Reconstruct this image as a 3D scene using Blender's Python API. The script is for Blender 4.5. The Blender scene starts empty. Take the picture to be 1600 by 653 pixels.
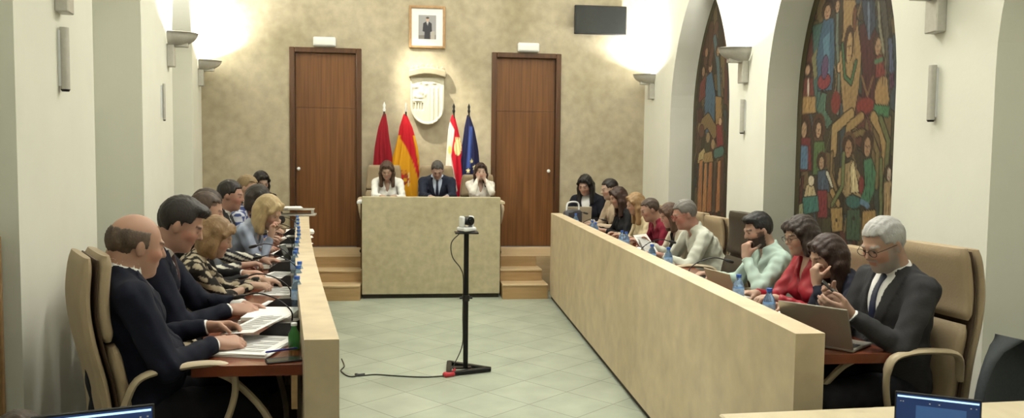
import bpy, math, random
import numpy as np
from mathutils import Vector, Matrix
random.seed(7); RNG = np.random.default_rng(7)
COL = bpy.context.scene.collection
PI = math.pi

# ------------------------------------------------------------------ materials
def new_mat(name):
    m = bpy.data.materials.new(name); m.use_nodes = True
    return m, m.node_tree.nodes, m.node_tree.links, m.node_tree.nodes['Principled BSDF']

def mat(name, col, rough=.6, metal=0., noise=0., nscale=20., bump=0., bscale=60., emit=None, estr=0., spec=.5, alpha=1., trans=0., sss=0., sheen=0., ior=1.45, stretch=None):
    m, N, L, b = new_mat(name)
    b.inputs['Base Color'].default_value = (*col, 1)
    b.inputs['Roughness'].default_value = rough; b.inputs['Metallic'].default_value = metal
    b.inputs['Specular IOR Level'].default_value = spec
    b.inputs['Transmission Weight'].default_value = trans
    b.inputs['IOR'].default_value = ior
    if sheen: b.inputs['Sheen Weight'].default_value = sheen
    if sss:
        b.inputs['Subsurface Weight'].default_value = sss; b.inputs['Subsurface Scale'].default_value = .02
    if emit:
        b.inputs['Emission Color'].default_value = (*emit, 1); b.inputs['Emission Strength'].default_value = estr
    tc = N.new('ShaderNodeTexCoord'); mp = N.new('ShaderNodeMapping'); L.new(tc.outputs['Object'], mp.inputs[0])
    if stretch: mp.inputs['Scale'].default_value = stretch
    if noise:
        n = N.new('ShaderNodeTexNoise'); n.inputs['Scale'].default_value = nscale; n.inputs['Detail'].default_value = 4
        L.new(mp.outputs[0], n.inputs['Vector'])
        cr = N.new('ShaderNodeValToRGB')
        cr.color_ramp.elements[0].position = .3; cr.color_ramp.elements[1].position = .7
        cr.color_ramp.elements[0].color = (*[max(0, c*(1-noise)) for c in col], 1)
        cr.color_ramp.elements[1].color = (*[min(1, c*(1+noise)) for c in col], 1)
        L.new(n.outputs[0], cr.inputs[0]); L.new(cr.outputs[0], b.inputs['Base Color'])
    if bump:
        n2 = N.new('ShaderNodeTexNoise'); n2.inputs['Scale'].default_value = bscale
        L.new(mp.outputs[0], n2.inputs['Vector'])
        bp = N.new('ShaderNodeBump'); bp.inputs['Strength'].default_value = bump; bp.inputs['Distance'].default_value = .01
        L.new(n2.outputs[0], bp.inputs['Height']); L.new(bp.outputs[0], b.inputs['Normal'])
    return m

def attr_mat(name, rough=.6, sss=0., spec=.4, bump=0., metal=0., sheen=0.):
    m, N, L, b = new_mat(name)
    a = N.new('ShaderNodeAttribute'); a.attribute_name = 'paint'
    L.new(a.outputs['Color'], b.inputs['Base Color'])
    b.inputs['Roughness'].default_value = rough; b.inputs['Specular IOR Level'].default_value = spec
    if sheen: b.inputs['Sheen Weight'].default_value = sheen
    if sss:
        b.inputs['Subsurface Weight'].default_value = sss; b.inputs['Subsurface Scale'].default_value = .015
    if bump:
        n2 = N.new('ShaderNodeTexNoise'); n2.inputs['Scale'].default_value = 120
        tc = N.new('ShaderNodeTexCoord'); L.new(tc.outputs['Object'], n2.inputs['Vector'])
        bp = N.new('ShaderNodeBump'); bp.inputs['Strength'].default_value = bump; bp.inputs['Distance'].default_value = .004
        L.new(n2.outputs[0], bp.inputs['Height']); L.new(bp.outputs[0], b.inputs['Normal'])
    return m

def stone_mat(name, c1, c2, c3, scale=1.2, rough=.55, joints=None):
    m, N, L, b = new_mat(name)
    tc = N.new('ShaderNodeTexCoord')
    n = N.new('ShaderNodeTexNoise'); n.inputs['Scale'].default_value = scale; n.inputs['Detail'].default_value = 8; n.inputs['Roughness'].default_value = .62
    L.new(tc.outputs['Object'], n.inputs['Vector'])
    cr = N.new('ShaderNodeValToRGB'); e = cr.color_ramp.elements
    e[0].position = .32; e[0].color = (*c1, 1); e[1].position = .68; e[1].color = (*c3, 1)
    k = e.new(.5); k.color = (*c2, 1)
    L.new(n.outputs[0], cr.inputs[0])
    n2 = N.new('ShaderNodeTexNoise'); n2.inputs['Scale'].default_value = scale*9; n2.inputs['Detail'].default_value = 6
    L.new(tc.outputs['Object'], n2.inputs['Vector'])
    mr = N.new('ShaderNodeMapRange'); mr.inputs['From Min'].default_value = .3; mr.inputs['From Max'].default_value = .7
    mr.inputs['To Min'].default_value = .86; mr.inputs['To Max'].default_value = 1.1
    L.new(n2.outputs[0], mr.inputs[0])
    mx = N.new('ShaderNodeMix'); mx.data_type = 'RGBA'; mx.blend_type = 'MULTIPLY'; mx.inputs[0].default_value = 1
    L.new(cr.outputs[0], mx.inputs[6]); L.new(mr.outputs[0], mx.inputs[7])
    L.new(mx.outputs[2], b.inputs['Base Color'])
    b.inputs['Roughness'].default_value = rough; b.inputs['Specular IOR Level'].default_value = .3
    return m

def wood_mat(name, c1, c2, scale=(30, 30, 1.2), rough=.4, spec=.4):
    m, N, L, b = new_mat(name)
    tc = N.new('ShaderNodeTexCoord'); mp = N.new('ShaderNodeMapping'); mp.inputs['Scale'].default_value = scale
    L.new(tc.outputs['Object'], mp.inputs[0])
    n = N.new('ShaderNodeTexNoise'); n.inputs['Scale'].default_value = 1; n.inputs['Detail'].default_value = 5; n.inputs['Distortion'].default_value = .4
    L.new(mp.outputs[0], n.inputs['Vector'])
    cr = N.new('ShaderNodeValToRGB'); e = cr.color_ramp.elements
    e[0].position = .35; e[0].color = (*c1, 1); e[1].position = .65; e[1].color = (*c2, 1)
    L.new(n.outputs[0], cr.inputs[0]); L.new(cr.outputs[0], b.inputs['Base Color'])
    b.inputs['Roughness'].default_value = rough; b.inputs['Specular IOR Level'].default_value = spec
    return m

def tile_mat(name):
    m, N, L, b = new_mat(name)
    tc = N.new('ShaderNodeTexCoord'); mp = N.new('ShaderNodeMapping')
    mp.inputs['Rotation'].default_value = (0, 0, math.radians(-40.5)); mp.inputs['Location'].default_value = (.051, .157, 0)
    L.new(tc.outputs['Object'], mp.inputs[0])
    br = N.new('ShaderNodeTexBrick'); br.offset = 0; br.squash = 1
    br.inputs['Scale'].default_value = 1; br.inputs['Brick Width'].default_value = .45; br.inputs['Row Height'].default_value = .45
    br.inputs['Mortar Size'].default_value = .005; br.inputs['Mortar Smooth'].default_value = .3
    br.inputs['Color1'].default_value = (.315, .355, .285, 1); br.inputs['Color2'].default_value = (.36, .40, .325, 1)
    br.inputs['Mortar'].default_value = (.20, .22, .18, 1); br.inputs['Bias'].default_value = 0
    L.new(mp.outputs[0], br.inputs['Vector'])
    n = N.new('ShaderNodeTexNoise'); n.inputs['Scale'].default_value = 3; n.inputs['Detail'].default_value = 7
    L.new(tc.outputs['Object'], n.inputs['Vector'])
    mr = N.new('ShaderNodeMapRange'); mr.inputs['From Min'].default_value = .3; mr.inputs['From Max'].default_value = .7
    mr.inputs['To Min'].default_value = .85; mr.inputs['To Max'].default_value = 1.1
    L.new(n.outputs[0], mr.inputs[0])
    mx = N.new('ShaderNodeMix'); mx.data_type = 'RGBA'; mx.blend_type = 'MULTIPLY'; mx.inputs[0].default_value = 1
    L.new(br.outputs['Color'], mx.inputs[6]); L.new(mr.outputs[0], mx.inputs[7]); L.new(mx.outputs[2], b.inputs['Base Color'])
    b.inputs['Roughness'].default_value = .45; b.inputs['Specular IOR Level'].default_value = .35
    return m

M = dict(
    plaster=mat('cream_plaster', (.76, .77, .69), .85, noise=.02, nscale=3, bump=.05, bscale=40),
    ceiling=mat('ceiling_plaster', (.80, .79, .72), .9, noise=.02, nscale=2),
    suede=stone_mat('mottled_stucco', (.345, .30, .20), (.415, .365, .26), (.49, .435, .325), .9, .8),
    marble=stone_mat('sand_marble', (.49, .40, .265), (.54, .445, .305), (.60, .50, .355), .7, .5),
    marble_dark=stone_mat('desk_stone', (.40, .355, .23), (.44, .395, .265), (.49, .44, .305), 1.3, .5),
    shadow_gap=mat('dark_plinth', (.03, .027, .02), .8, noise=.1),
    tiles=tile_mat('diagonal_floor_tiles'),
    carpet=mat('dark_platform_floor', (.07, .055, .045), .9, noise=.2, nscale=60),
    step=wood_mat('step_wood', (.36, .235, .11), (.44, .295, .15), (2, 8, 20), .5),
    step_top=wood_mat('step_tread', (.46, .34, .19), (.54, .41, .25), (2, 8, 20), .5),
    door=wood_mat('door_veneer', (.105, .040, .010), (.175, .075, .022), (22, 22, .8), .45),
    door_frame=wood_mat('door_frame_wood', (.060, .024, .008), (.090, .038, .013), (20, 20, 1), .4),
    table=wood_mat('mahogany_top', (.115, .028, .013), (.175, .046, .02), (3, 3, 3), .22, .5),
    pale_wood=wood_mat('pale_desk_wood', (.50, .43, .29), (.57, .50, .35), (6, 2, 6), .5),
    picture_wood=wood_mat('picture_frame_wood', (.34, .20, .09), (.42, .26, .12), (20, 20, 20), .4),
    leather=mat('beige_leather', (.34, .262, .165), .5, noise=.05, nscale=8, bump=.12, bscale=90),
    leather_dark=mat('brown_leather', (.028, .018, .008), .5, noise=.1, nscale=8, bump=.1),
    seam=mat('dark_seam', (.06, .035, .02), .6, noise=.1),
    tan_plastic=mat('tan_arm_plastic', (.45, .37, .25), .4, noise=.03),
    black_plastic=mat('black_plastic', (.012, .012, .013), .4, noise=.1),
    black_metal=mat('black_metal', (.015, .015, .016), .35, .6, noise=.1),
    grey_fabric=mat('dark_grey_fabric', (.035, .042, .048), .85, noise=.1, nscale=80),
    chrome=mat('brushed_metal', (.50, .49, .45), .42, .35, noise=.05, nscale=40),
    silver=mat('laptop_aluminium', (.36, .34, .30), .38, .7, noise=.02),
    champagne=mat('laptop_champagne', (.50, .44, .33), .45, .4, noise=.02),
    white_plastic=mat('white_plastic', (.75, .78, .80), .35, noise=.02),
    paper=mat('paper', (.82, .82, .80), .8, noise=.02),
    ink=mat('printed_ink', (.25, .25, .27), .8, noise=.2, nscale=200),
    screen_off=mat('dark_screen', (.014, .016, .016), .18, noise=.1),
    screen=mat('laptop_screen', (.01, .02, .06), .2, emit=(.02, .05, .16), estr=.5, noise=.02),
    screen_bar=mat('screen_bar', (.2, .3, .4), .3, emit=(.42, .62, .8), estr=1.6, noise=.02),
    screen_panel=mat('screen_panel', (.05, .1, .2), .3, emit=(.03, .09, .25), estr=.6, noise=.02),
    key=mat('keyboard_keys', (.03, .03, .035), .5, noise=.1),
    water=mat('blue_bottle_plastic', (.30, .46, .66), .12, trans=.75, ior=1.2, noise=.02),
    cap=mat('blue_cap', (.04, .12, .45), .4, noise=.05),
    label=mat('bottle_label', (.35, .50, .72), .5, noise=.2, nscale=60),
    glass=mat('drinking_glass', (.85, .9, .92), .05, trans=.95, ior=1.3, noise=.01),
    green_can=mat('green_bottle', (.04, .22, .05), .3, trans=.3, noise=.1),
    red_tape=mat('red_plug', (.42, .02, .035), .5, noise=.1),
    pen=mat('blue_pen', (.02, .03, .30), .3, noise=.05),
    folder=mat('dark_folder', (.05, .05, .06), .6, noise=.1),
    crimson=mat('book_red', (.3, .03, .03), .5, noise=.1),
    relief=mat('coat_of_arms_stone', (.60, .57, .45), .7, noise=.05, nscale=15, bump=.15),
    lampglow=mat('halogen_glow', (1, .96, .85), .5, emit=(1, .93, .78), estr=6, noise=.01),
    skin=attr_mat('skin', .52, sss=.08, spec=.35, bump=.04),
    cloth=attr_mat('clothing_cloth', .85, spec=.2, bump=.15, sheen=.0),
    satin=attr_mat('satin_cloth', .45, spec=.5),
    hair=attr_mat('hair', .5, spec=.35, bump=.35),
    flag=attr_mat('flag_cloth', .7, spec=.25, bump=.05),
    mural=attr_mat('painted_mural', .6, spec=.3, bump=.15),
    photo=attr_mat('portrait_print', .35, spec=.4),
)

# ------------------------------------------------------------------ object helpers
def mesh_obj(name, verts, faces, material, parent=None, smooth=False, mats=None, midx=None, loc=None, rotz=0.):
    me = bpy.data.meshes.new(name)
    if isinstance(verts, np.ndarray) and isinstance(faces, np.ndarray):
        nf, k = faces.shape
        me.vertices.add(len(verts)); me.vertices.foreach_set('co', np.ascontiguousarray(verts, dtype=np.float32).ravel())
        me.loops.add(nf*k); me.loops.foreach_set('vertex_index', np.ascontiguousarray(faces, dtype=np.int32).ravel())
        me.polygons.add(nf); me.polygons.foreach_set('loop_start', np.arange(0, nf*k, k, dtype=np.int32))
        me.polygons.foreach_set('loop_total', np.full(nf, k, dtype=np.int32))
        me.update(calc_edges=True)
    else:
        me.from_pydata([tuple(v) for v in verts], [], [tuple(f) for f in faces]); me.update()
    for mm in (mats or [material]): me.materials.append(mm)
    if midx is not None: me.polygons.foreach_set('material_index', np.array(midx, dtype=np.int32))
    if smooth: me.polygons.foreach_set('use_smooth', np.ones(len(me.polygons), dtype=bool))
    o = bpy.data.objects.new(name, me); COL.objects.link(o)
    if parent: o.parent = parent
    if loc is not None: o.location = loc
    o.rotation_euler = (0, 0, rotz)
    return o

def paint(o, cols):
    a = o.data.color_attributes.new('paint', 'FLOAT_COLOR', 'POINT')
    c = np.ones((len(o.data.vertices), 4), dtype=np.float32); c[:, :3] = cols
    a.data.foreach_set('color', c.ravel())

def thing(name, label, cat, loc=(0, 0, 0), rotz=0., group=None):
    o = bpy.data.objects.new(name, None); COL.objects.link(o); o.empty_display_size = .1
    o.location = loc; o.rotation_euler = (0, 0, rotz)
    return tag(o, label, cat, group)

def tag(o, label, cat, group=None):
    o['label'] = label; o['category'] = cat
    if group: o['group'] = group
    return o

def struct(o):
    o['kind'] = 'structure'; return o

def copy_tree(o, parent=None):
    c = o.copy(); COL.objects.link(c); c.parent = parent
    for ch in list(o.children): copy_tree(ch, c)
    return c

class MB:
    """collects shapes into one mesh"""
    def __init__(s): s.v = []; s.f = []; s.m = []; s.cur = 0
    def add(s, vs, fs):
        n = len(s.v); s.v += [tuple(v) for v in vs]; s.f += [tuple(i+n for i in f) for f in fs]; s.m += [s.cur]*len(fs)
    def box(s, c, d, R=None, bev=0.):
        cx, cy, cz = c; hx, hy, hz = d[0]/2, d[1]/2, d[2]/2
        if bev <= 0:
            vs = [Vector((x*hx, y*hy, z*hz)) for x in (-1, 1) for y in (-1, 1) for z in (-1, 1)]
            fs = [(0, 1, 3, 2), (4, 6, 7, 5), (0, 4, 5, 1), (2, 3, 7, 6), (0, 2, 6, 4), (1, 5, 7, 3)]
        else:
            b = min(bev, hx*.95, hy*.95, hz*.95)
            # chamfered box : 24 verts
            vs = []; idx = {}
            for x in (-1, 1):
                for y in (-1, 1):
                    for z in (-1, 1):
                        for a in range(3):
                            p = [x*(hx-b), y*(hy-b), z*(hz-b)]
                            p[a] = (x*hx, y*hy, z*hz)[a]
                            idx[(x, y, z, a)] = len(vs); vs.append(Vector(p))
            fs = []
            for a in range(3):
                b1, b2 = [(1, 2), (2, 0), (0, 1)][a]
                for sg in (-1, 1):
                    q = []
                    for (u, w) in ((-1, -1), (1, -1), (1, 1), (-1, 1)):
                        t = [0, 0, 0]; t[a] = sg; t[b1] = u; t[b2] = w; q.append(idx[(*t, a)])
                    fs.append(q if sg > 0 else q[::-1])
            for a in range(3):
                b1, b2 = [(1, 2), (2, 0), (0, 1)][a]
                for u in (-1, 1):
                    for w in (-1, 1):
                        t1 = [0, 0, 0]; t1[a] = -1; t1[b1] = u; t1[b2] = w
                        t2 = list(t1); t2[a] = 1
                        q = [idx[(*t1, b1)], idx[(*t2, b1)], idx[(*t2, b2)], idx[(*t1, b2)]]
                        fs.append(q if u*w < 0 else q[::-1])
            for x in (-1, 1):
                for y in (-1, 1):
                    for z in (-1, 1):
                        q = [idx[(x, y, z, 0)], idx[(x, y, z, 1)], idx[(x, y, z, 2)]]
                        fs.append(q if x*y*z > 0 else q[::-1])
        if R is not None: vs = [R @ v for v in vs]
        s.add([(v[0]+cx, v[1]+cy, v[2]+cz) for v in vs], fs); return s
    def tube(s, pts, r, n=10, caps=True, closed=False):
        pts = [Vector(p) for p in pts]; rs = r if isinstance(r, (list, tuple)) else [r]*len(pts)
        rings = []; up = None
        for i, p in enumerate(pts):
            if i == 0: t = pts[1]-p
            elif i == len(pts)-1: t = p-pts[i-1]
            else: t = pts[i+1]-pts[i-1]
            t.normalize()
            if up is None:
                up = Vector((0, 0, 1)) if abs(t.z) < .9 else Vector((1, 0, 0))
            a = t.cross(up).normalized(); up2 = a.cross(t).normalized(); up = up2
            rings.append([p+(a*math.cos(2*PI*k/n)+up2*math.sin(2*PI*k/n))*rs[i] for k in range(n)])
        vs = [v for rg in rings for v in rg]; fs = []
        for i in range(len(pts)-1):
            for k in range(n):
                fs.append((i*n+k, i*n+(k+1) % n, (i+1)*n+(k+1) % n, (i+1)*n+k))
        if caps:
            fs.append(tuple(range(n))[::-1]); fs.append(tuple((len(pts)-1)*n+k for k in range(n)))
        s.add(vs, fs); return s
    def lathe(s, prof, c=(0, 0, 0), n=20):
        vs = []; fs = []
        for (r, z) in prof:
            for k in range(n): vs.append((c[0]+r*math.cos(2*PI*k/n), c[1]+r*math.sin(2*PI*k/n), c[2]+z))
        for i in range(len(prof)-1):
            for k in range(n): fs.append((i*n+k, i*n+(k+1) % n, (i+1)*n+(k+1) % n, (i+1)*n+k))
        fs.append(tuple(range(n))[::-1]); fs.append(tuple((len(prof)-1)*n+k for k in range(n)))
        s.add(vs, fs); return s
    def prism(s, poly, z0, z1):
        n = len(poly); vs = [(x, y, z0) for x, y in poly]+[(x, y, z1) for x, y in poly]
        fs = [tuple(range(n))[::-1], tuple(range(n, 2*n))]+[(i, (i+1) % n, n+(i+1) % n, n+i) for i in range(n)]
        s.add(vs, fs); return s
    def build(s, name, m, parent=None, smooth=False, loc=None, rotz=0., mats=None):
        return mesh_obj(name, s.v, s.f, m, parent, smooth, mats, s.m if mats else None, loc, rotz)

def smooth_ang(o, ang=40):
    me = o.data
    me.polygons.foreach_set('use_smooth', np.ones(len(me.polygons), dtype=bool))
    try: me.set_sharp_from_angle(angle=math.radians(ang))
    except Exception: pass
    return o

def arc_pts(pts, n=8):
    """Catmull-Rom through points"""
    P = [Vector(p) for p in pts]; P = [P[0]*2-P[1]]+P+[P[-1]*2-P[-2]]; out = []
    for i in range(1, len(P)-2):
        for k in range(n):
            t = k/n; a, b, c, d = P[i-1], P[i], P[i+1], P[i+2]
            out.append(.5*((2*b)+(c-a)*t+(2*a-5*b+4*c-d)*t*t+(3*b-a-3*c+d)*t**3))
    out.append(P[-2]); return out

# ------------------------------------------------------------------ signed-distance modelling (organic shapes)
class SDF:
    def __init__(s): s.p = []
    def cap(s, a, b, ra, rb, k=.02):
        a = np.array(a, float); b = np.array(b, float)
        s.p.append(('c', a, b, ra, rb, k, (a+b)/2, np.linalg.norm(b-a)/2+max(ra, rb))); return s
    def ell(s, c, r, R=None, k=.02, neg=False):
        c = np.array(c, float); r = np.array(r, float); R = np.eye(3) if R is None else np.array(R, float)
        s.p.append(('n' if neg else 'e', c, r, R, None, k, c, float(max(r)))); return s
    def func(s, f, neg=True):        # f(points)->distance ; neg: subtract where f<0, else intersect
        s.p.append(('f', f, neg)); return s
    def disp(s, f): s.p.append(('d', f)); return s
    def bounds(s):
        lo = np.full(3, 1e9); hi = -lo
        for q in s.p:
            if q[0] in 'ce': lo = np.minimum(lo, q[6]-q[7]); hi = np.maximum(hi, q[6]+q[7])
        return lo-.03, hi+.03
    def ev(s, P):
        D = np.full(len(P), .25, dtype=np.float32)
        for q in s.p:
            if q[0] in 'cen':
                c, rad, k = q[6], q[7], q[5]
                w = P-c.astype(np.float32)
                ix = np.nonzero((w*w).sum(1) < (rad+.09+k)**2)[0]
                if len(ix) == 0: continue
                Q = P[ix].astype(np.float64)
                if q[0] == 'c':
                    a, b = q[1], q[2]; ab = b-a; L2 = max(ab@ab, 1e-9)
                    t = np.clip(((Q-a)@ab)/L2, 0, 1)
                    d = np.linalg.norm(Q-a-t[:, None]*ab, axis=1)-(q[3]+(q[4]-q[3])*t)
                else:
                    g = (Q-q[1])@q[3]
                    k0 = np.linalg.norm(g/q[2], axis=1); k1 = np.linalg.norm(g/(q[2]**2), axis=1)
                    d = k0*(k0-1)/np.maximum(k1, 1e-6)
                o = D[ix].astype(np.float64)
                if q[0] == 'n':
                    h = np.clip(.5-.5*(o+d)/k, 0, 1); r = o*(1-h)-d*h+k*h*(1-h)
                else:
                    h = np.clip(.5+.5*(o-d)/k, 0, 1); r = o*(1-h)+d*h-k*h*(1-h)
                D[ix] = r
            elif q[0] == 'f':
                v = q[1](P)
                D = np.maximum(D, -v if q[2] else v).astype(np.float32)
            else:
                ix = np.nonzero(np.abs(D) < .08)[0]
                D[ix] += q[1](P[ix])
        return D
    def mesh(s, vox):
        lo, hi = s.bounds(); B = 6
        nb = np.ceil((hi-lo)/(vox*B)).astype(int)+1
        gx, gy, gz = np.meshgrid(*[np.arange(n) for n in nb], indexing='ij')
        cen = lo+(np.stack([gx, gy, gz], -1).reshape(-1, 3)+.5)*vox*B
        d = s.ev(cen.astype(np.float32)).reshape(nb)
        n = nb*B
        D = np.repeat(np.repeat(np.repeat(np.where(d < 0, -1, 1).astype(np.float32), B, 0), B, 1), B, 2)
        act = np.argwhere(np.abs(d) < vox*B*1.1+.012)
        off = np.stack(np.meshgrid(*[np.arange(B)]*3, indexing='ij'), -1).reshape(-1, 3)
        I = (act[:, None, :]*B+off[None]).reshape(-1, 3)
        V = s.ev((lo+(I+.5)*vox).astype(np.float32))
        D[I[:, 0], I[:, 1], I[:, 2]] = V
        D = np.pad(D, 1, constant_values=1.)
        base = lo-.5*vox
        ins = D < 0
        a = ins[:-1, :-1, :-1].astype(np.int8)
        cnt = a.copy()
        for dx, dy, dz in ((1, 0, 0), (0, 1, 0), (0, 0, 1), (1, 1, 0), (1, 0, 1), (0, 1, 1), (1, 1, 1)):
            cnt += ins[dx:ins.shape[0]-1+dx, dy:ins.shape[1]-1+dy, dz:ins.shape[2]-1+dz]
        C = np.argwhere((cnt > 0) & (cnt < 8))
        idm = np.full(cnt.shape, -1, dtype=np.int32); idm[C[:, 0], C[:, 1], C[:, 2]] = np.arange(len(C))
        cv = {}
        for dx in (0, 1):
            for dy in (0, 1):
                for dz in (0, 1): cv[(dx, dy, dz)] = D[C[:, 0]+dx, C[:, 1]+dy, C[:, 2]+dz]
        acc = np.zeros((len(C), 3)); num = np.zeros(len(C))
        ks = list(cv)
        for i in range(8):
            for j in range(i+1, 8):
                p, q = ks[i], ks[j]
                if sum(abs(p[t]-q[t]) for t in range(3)) != 1: continue
                u, w = cv[p], cv[q]; mk = (u < 0) != (w < 0)
                t = np.where(mk, u/np.where(mk, u-w, 1), 0)
                for ax in range(3): acc[:, ax] += np.where(mk, p[ax]+(q[ax]-p[ax])*t, 0)
                num += mk
        V = base+(C+acc/num[:, None])*vox
        F = []
        for ax in range(3):
            b1, b2 = (ax+1) % 3, (ax+2) % 3
            sl0 = [slice(None)]*3; sl1 = [slice(None)]*3; sl0[ax] = slice(0, -1); sl1[ax] = slice(1, None)
            ch = np.argwhere(ins[tuple(sl0)] != ins[tuple(sl1)])
            ch = ch[(ch[:, b1] > 0) & (ch[:, b2] > 0)]
            if not len(ch): continue
            s0 = ins[ch[:, 0], ch[:, 1], ch[:, 2]]
            def cid(o1, o2):
                c = ch.copy(); c[:, b1] -= o1; c[:, b2] -= o2
                c = np.minimum(c, np.array(idm.shape)-1)
                return idm[c[:, 0], c[:, 1], c[:, 2]]
            q = np.stack([cid(1, 1), cid(0, 1), cid(0, 0), cid(1, 0)], 1)
            q[~s0] = q[~s0][:, ::-1]
            F.append(q[(q >= 0).all(1)])
        F = np.concatenate(F)
        # one light smoothing pass
        for _ in range(1):
            A = np.zeros_like(V); n_ = np.zeros(len(V))
            for i, j in ((0, 1), (1, 2), (2, 3), (3, 0)):
                np.add.at(A, F[:, i], V[F[:, j]]); np.add.at(n_, F[:, i], 1)
                np.add.at(A, F[:, j], V[F[:, i]]); np.add.at(n_, F[:, j], 1)
            V = V*.6+.4*A/np.maximum(n_, 1)[:, None]
        return V, F

def rx(a): c, s = math.cos(a), math.sin(a); return np.array([[1, 0, 0], [0, c, -s], [0, s, c]])
def ry(a): c, s = math.cos(a), math.sin(a); return np.array([[c, 0, s], [0, 1, 0], [-s, 0, c]])
def rz(a): c, s = math.cos(a), math.sin(a); return np.array([[c, -s, 0], [s, c, 0], [0, 0, 1]])
# ------------------------------------------------------------------ people
def nrm(v): v = np.array(v, float); return v/np.linalg.norm(v)

def build_person(name, label, pos, heading, floor=.2, seat=.47, scale=1., sex='m', lean=8, hunch=10, side=0, twist=0,
                 head=(15, 0, 0), handR=None, handL=None, skin=(.56, .33, .235), hair='short', haircol=(.02, .013, .01),
                 top='suit', topcol=(.012, .014, .026), shirtcol=(.75, .75, .74), tie=None, legcol=(.012, .012, .016),
                 belly=0., vox=.009, glasses=None, beard=None, pattern=None, group=None, hairlen=0., top_at=None, neck=1., neckw=1., beard_top=0.):
    fem = sex == 'f'; S = scale
    th_ = math.radians(heading); RW = np.array([[math.sin(th_), math.cos(th_), 0], [-math.cos(th_), math.sin(th_), 0], [0, 0, 1.]])
    if top_at is not None:      # seat the figure so that its crown reaches the given height and place
        for _ in range(4):
            A1 = rz(math.radians(twist)*.4) @ ry(math.radians(side)) @ rx(-math.radians(lean))
            A2 = rz(math.radians(twist)) @ ry(math.radians(side*1.3)) @ rx(-math.radians(lean+hunch))
            A3 = rz(math.radians(head[1])) @ ry(math.radians(head[2])) @ rx(-math.radians(head[0]))
            nb_ = np.array([0, 0, seat+.095*S])+A1 @ np.array([0, 0, .22*S])+A2 @ np.array([0, -.012, .285])*S
            nd_ = nrm(.55*(A2 @ np.array([0, .12, 1]))+.45*(A3 @ np.array([0, .25, 1])))
            hc_ = nb_+nd_*.062*S*neck+A3 @ np.array([0, .028, .088])*S*(.97 if fem else 1.)+A3 @ np.array([0, -.014, .03])*S
            tp = hc_+np.array([0, 0, .097*S])
            S = float(np.clip(S*(top_at[2]-floor-seat)/(tp[2]-seat), .86, 1.14))
        o_ = RW @ tp; pos = (top_at[0]-o_[0], top_at[1]-o_[1])
    def hw(h):
        if h is not None and 'world' in h:
            h = dict(h); h['w'] = RW.T @ (np.array(h['world'], float)-np.array([pos[0], pos[1], floor]))
        return h
    handR, handL = hw(handR), hw(handL)
    scale = S
    hz = seat+.095*S
    R1 = rz(math.radians(twist)*.4) @ ry(math.radians(side)) @ rx(-math.radians(lean))
    R2 = rz(math.radians(twist)) @ ry(math.radians(side*1.3)) @ rx(-math.radians(lean+hunch))
    P0 = np.array([0, 0, hz])
    def T(x, y, z):
        if z <= .22: return P0+R1 @ (np.array([x, y, z])*S)
        return P0+R1 @ (np.array([0, 0, .22])*S)+R2 @ (np.array([x, y, z-.22])*S)
    C22 = T(0, 0, .22)
    def tl(P):      # points -> upper torso local (unscaled)
        q = (P-C22) @ R2/S; q[:, 2] += .22; return q
    sw = .165 if fem else .19
    Ra = rz(math.radians(head[1])) @ ry(math.radians(head[2])) @ rx(-math.radians(head[0]))
    nb = T(0, -.012, .505)
    nd = nrm(.55*(R2 @ np.array([0, .12, 1]))+.45*(Ra @ np.array([0, .25, 1])))
    hb = nb+nd*.062*S*neck                       # base of skull
    HS = S*(.97 if fem else 1.)
    HC = hb+Ra @ (np.array([0, .028, .088])*HS)
    def Hd(x, y, z): return HC+Ra @ (np.array([x, y, z])*HS)
    def hl(P): return (P-HC) @ Ra/HS
    # arms
    arms = []
    for sg, hd in ((1, handR), (-1, handL)):
        sh = T(sg*sw, -.005, .445)
        if hd is None: hd = dict(w=(sg*.14, .40, .805))
        W = np.array(hd['w'], float)
        l1, l2 = .285*S, .25*S
        v = W-sh; d = np.linalg.norm(v)
        if d > (l1+l2)*.985: W = sh+v/d*(l1+l2)*.985; v = W-sh; d = np.linalg.norm(v)
        u = v/d; a = (l1*l1-l2*l2+d*d)/(2*d); h = math.sqrt(max(l1*l1-a*a, 1e-5))
        hint = np.array(hd.get('e', (sg*.55, -.25, -1.)), float)
        pp = hint-u*(hint@u); E = sh+u*a+nrm(pp)*h
        fd = nrm(W-E)
        dr = nrm(hd['d']) if 'd' in hd else nrm(fd+np.array([0, .3, -.05]))
        n = np.array(hd.get('n', (0, 0, -1)), float); n = nrm(n-dr*(n@dr))
        arms.append(dict(sg=sg, sh=sh, E=E, W=W, fd=fd, d=dr, n=n, c=hd.get('c', .35), t=nrm(np.cross(dr, n))*sg))
    def torso(s, inf, k=.035, hips=True):
        w = .145 if fem else .155
        if hips: s.ell(T(0, -.01, .0), np.array([.172, .13, .115])*S+inf, R1, k)
        s.ell(T(0, .005+belly*.5, .13), np.array([w+belly*.5, .112+belly, .17])*S+inf, R1, k)
        s.ell(T(0, .0, .32), np.array([.155 if fem else .172, .112+belly*.25, .175])*S+inf, R2, k)
        s.cap(T(-sw+.06, -.012, .435), T(sw-.06, -.012, .435), .062*S+inf, .062*S+inf, k)
        if fem:
            for q in (-1, 1): s.ell(T(q*.072, .092, .295), np.array([.06, .05, .06])*S+inf, R2, .03)
        for q in (-1, 1): s.cap(T(q*(sw-.06), -.015, .445), T(q*.03, -.018, .515), .042*S+inf, .042*S+inf, .03)
    def sleeves(s, inf, upto=.93, k=.022):
        for A in arms:
            f = .85 if fem else 1.
            e2 = A['E']+(A['W']-A['E'])*upto
            s.cap(A['sh'], A['E'], .053*S*f+inf, .042*S*f+inf, .025)
            s.cap(A['E'], e2, .042*S*f+inf, .028*S*f+inf*.7, k)
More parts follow.
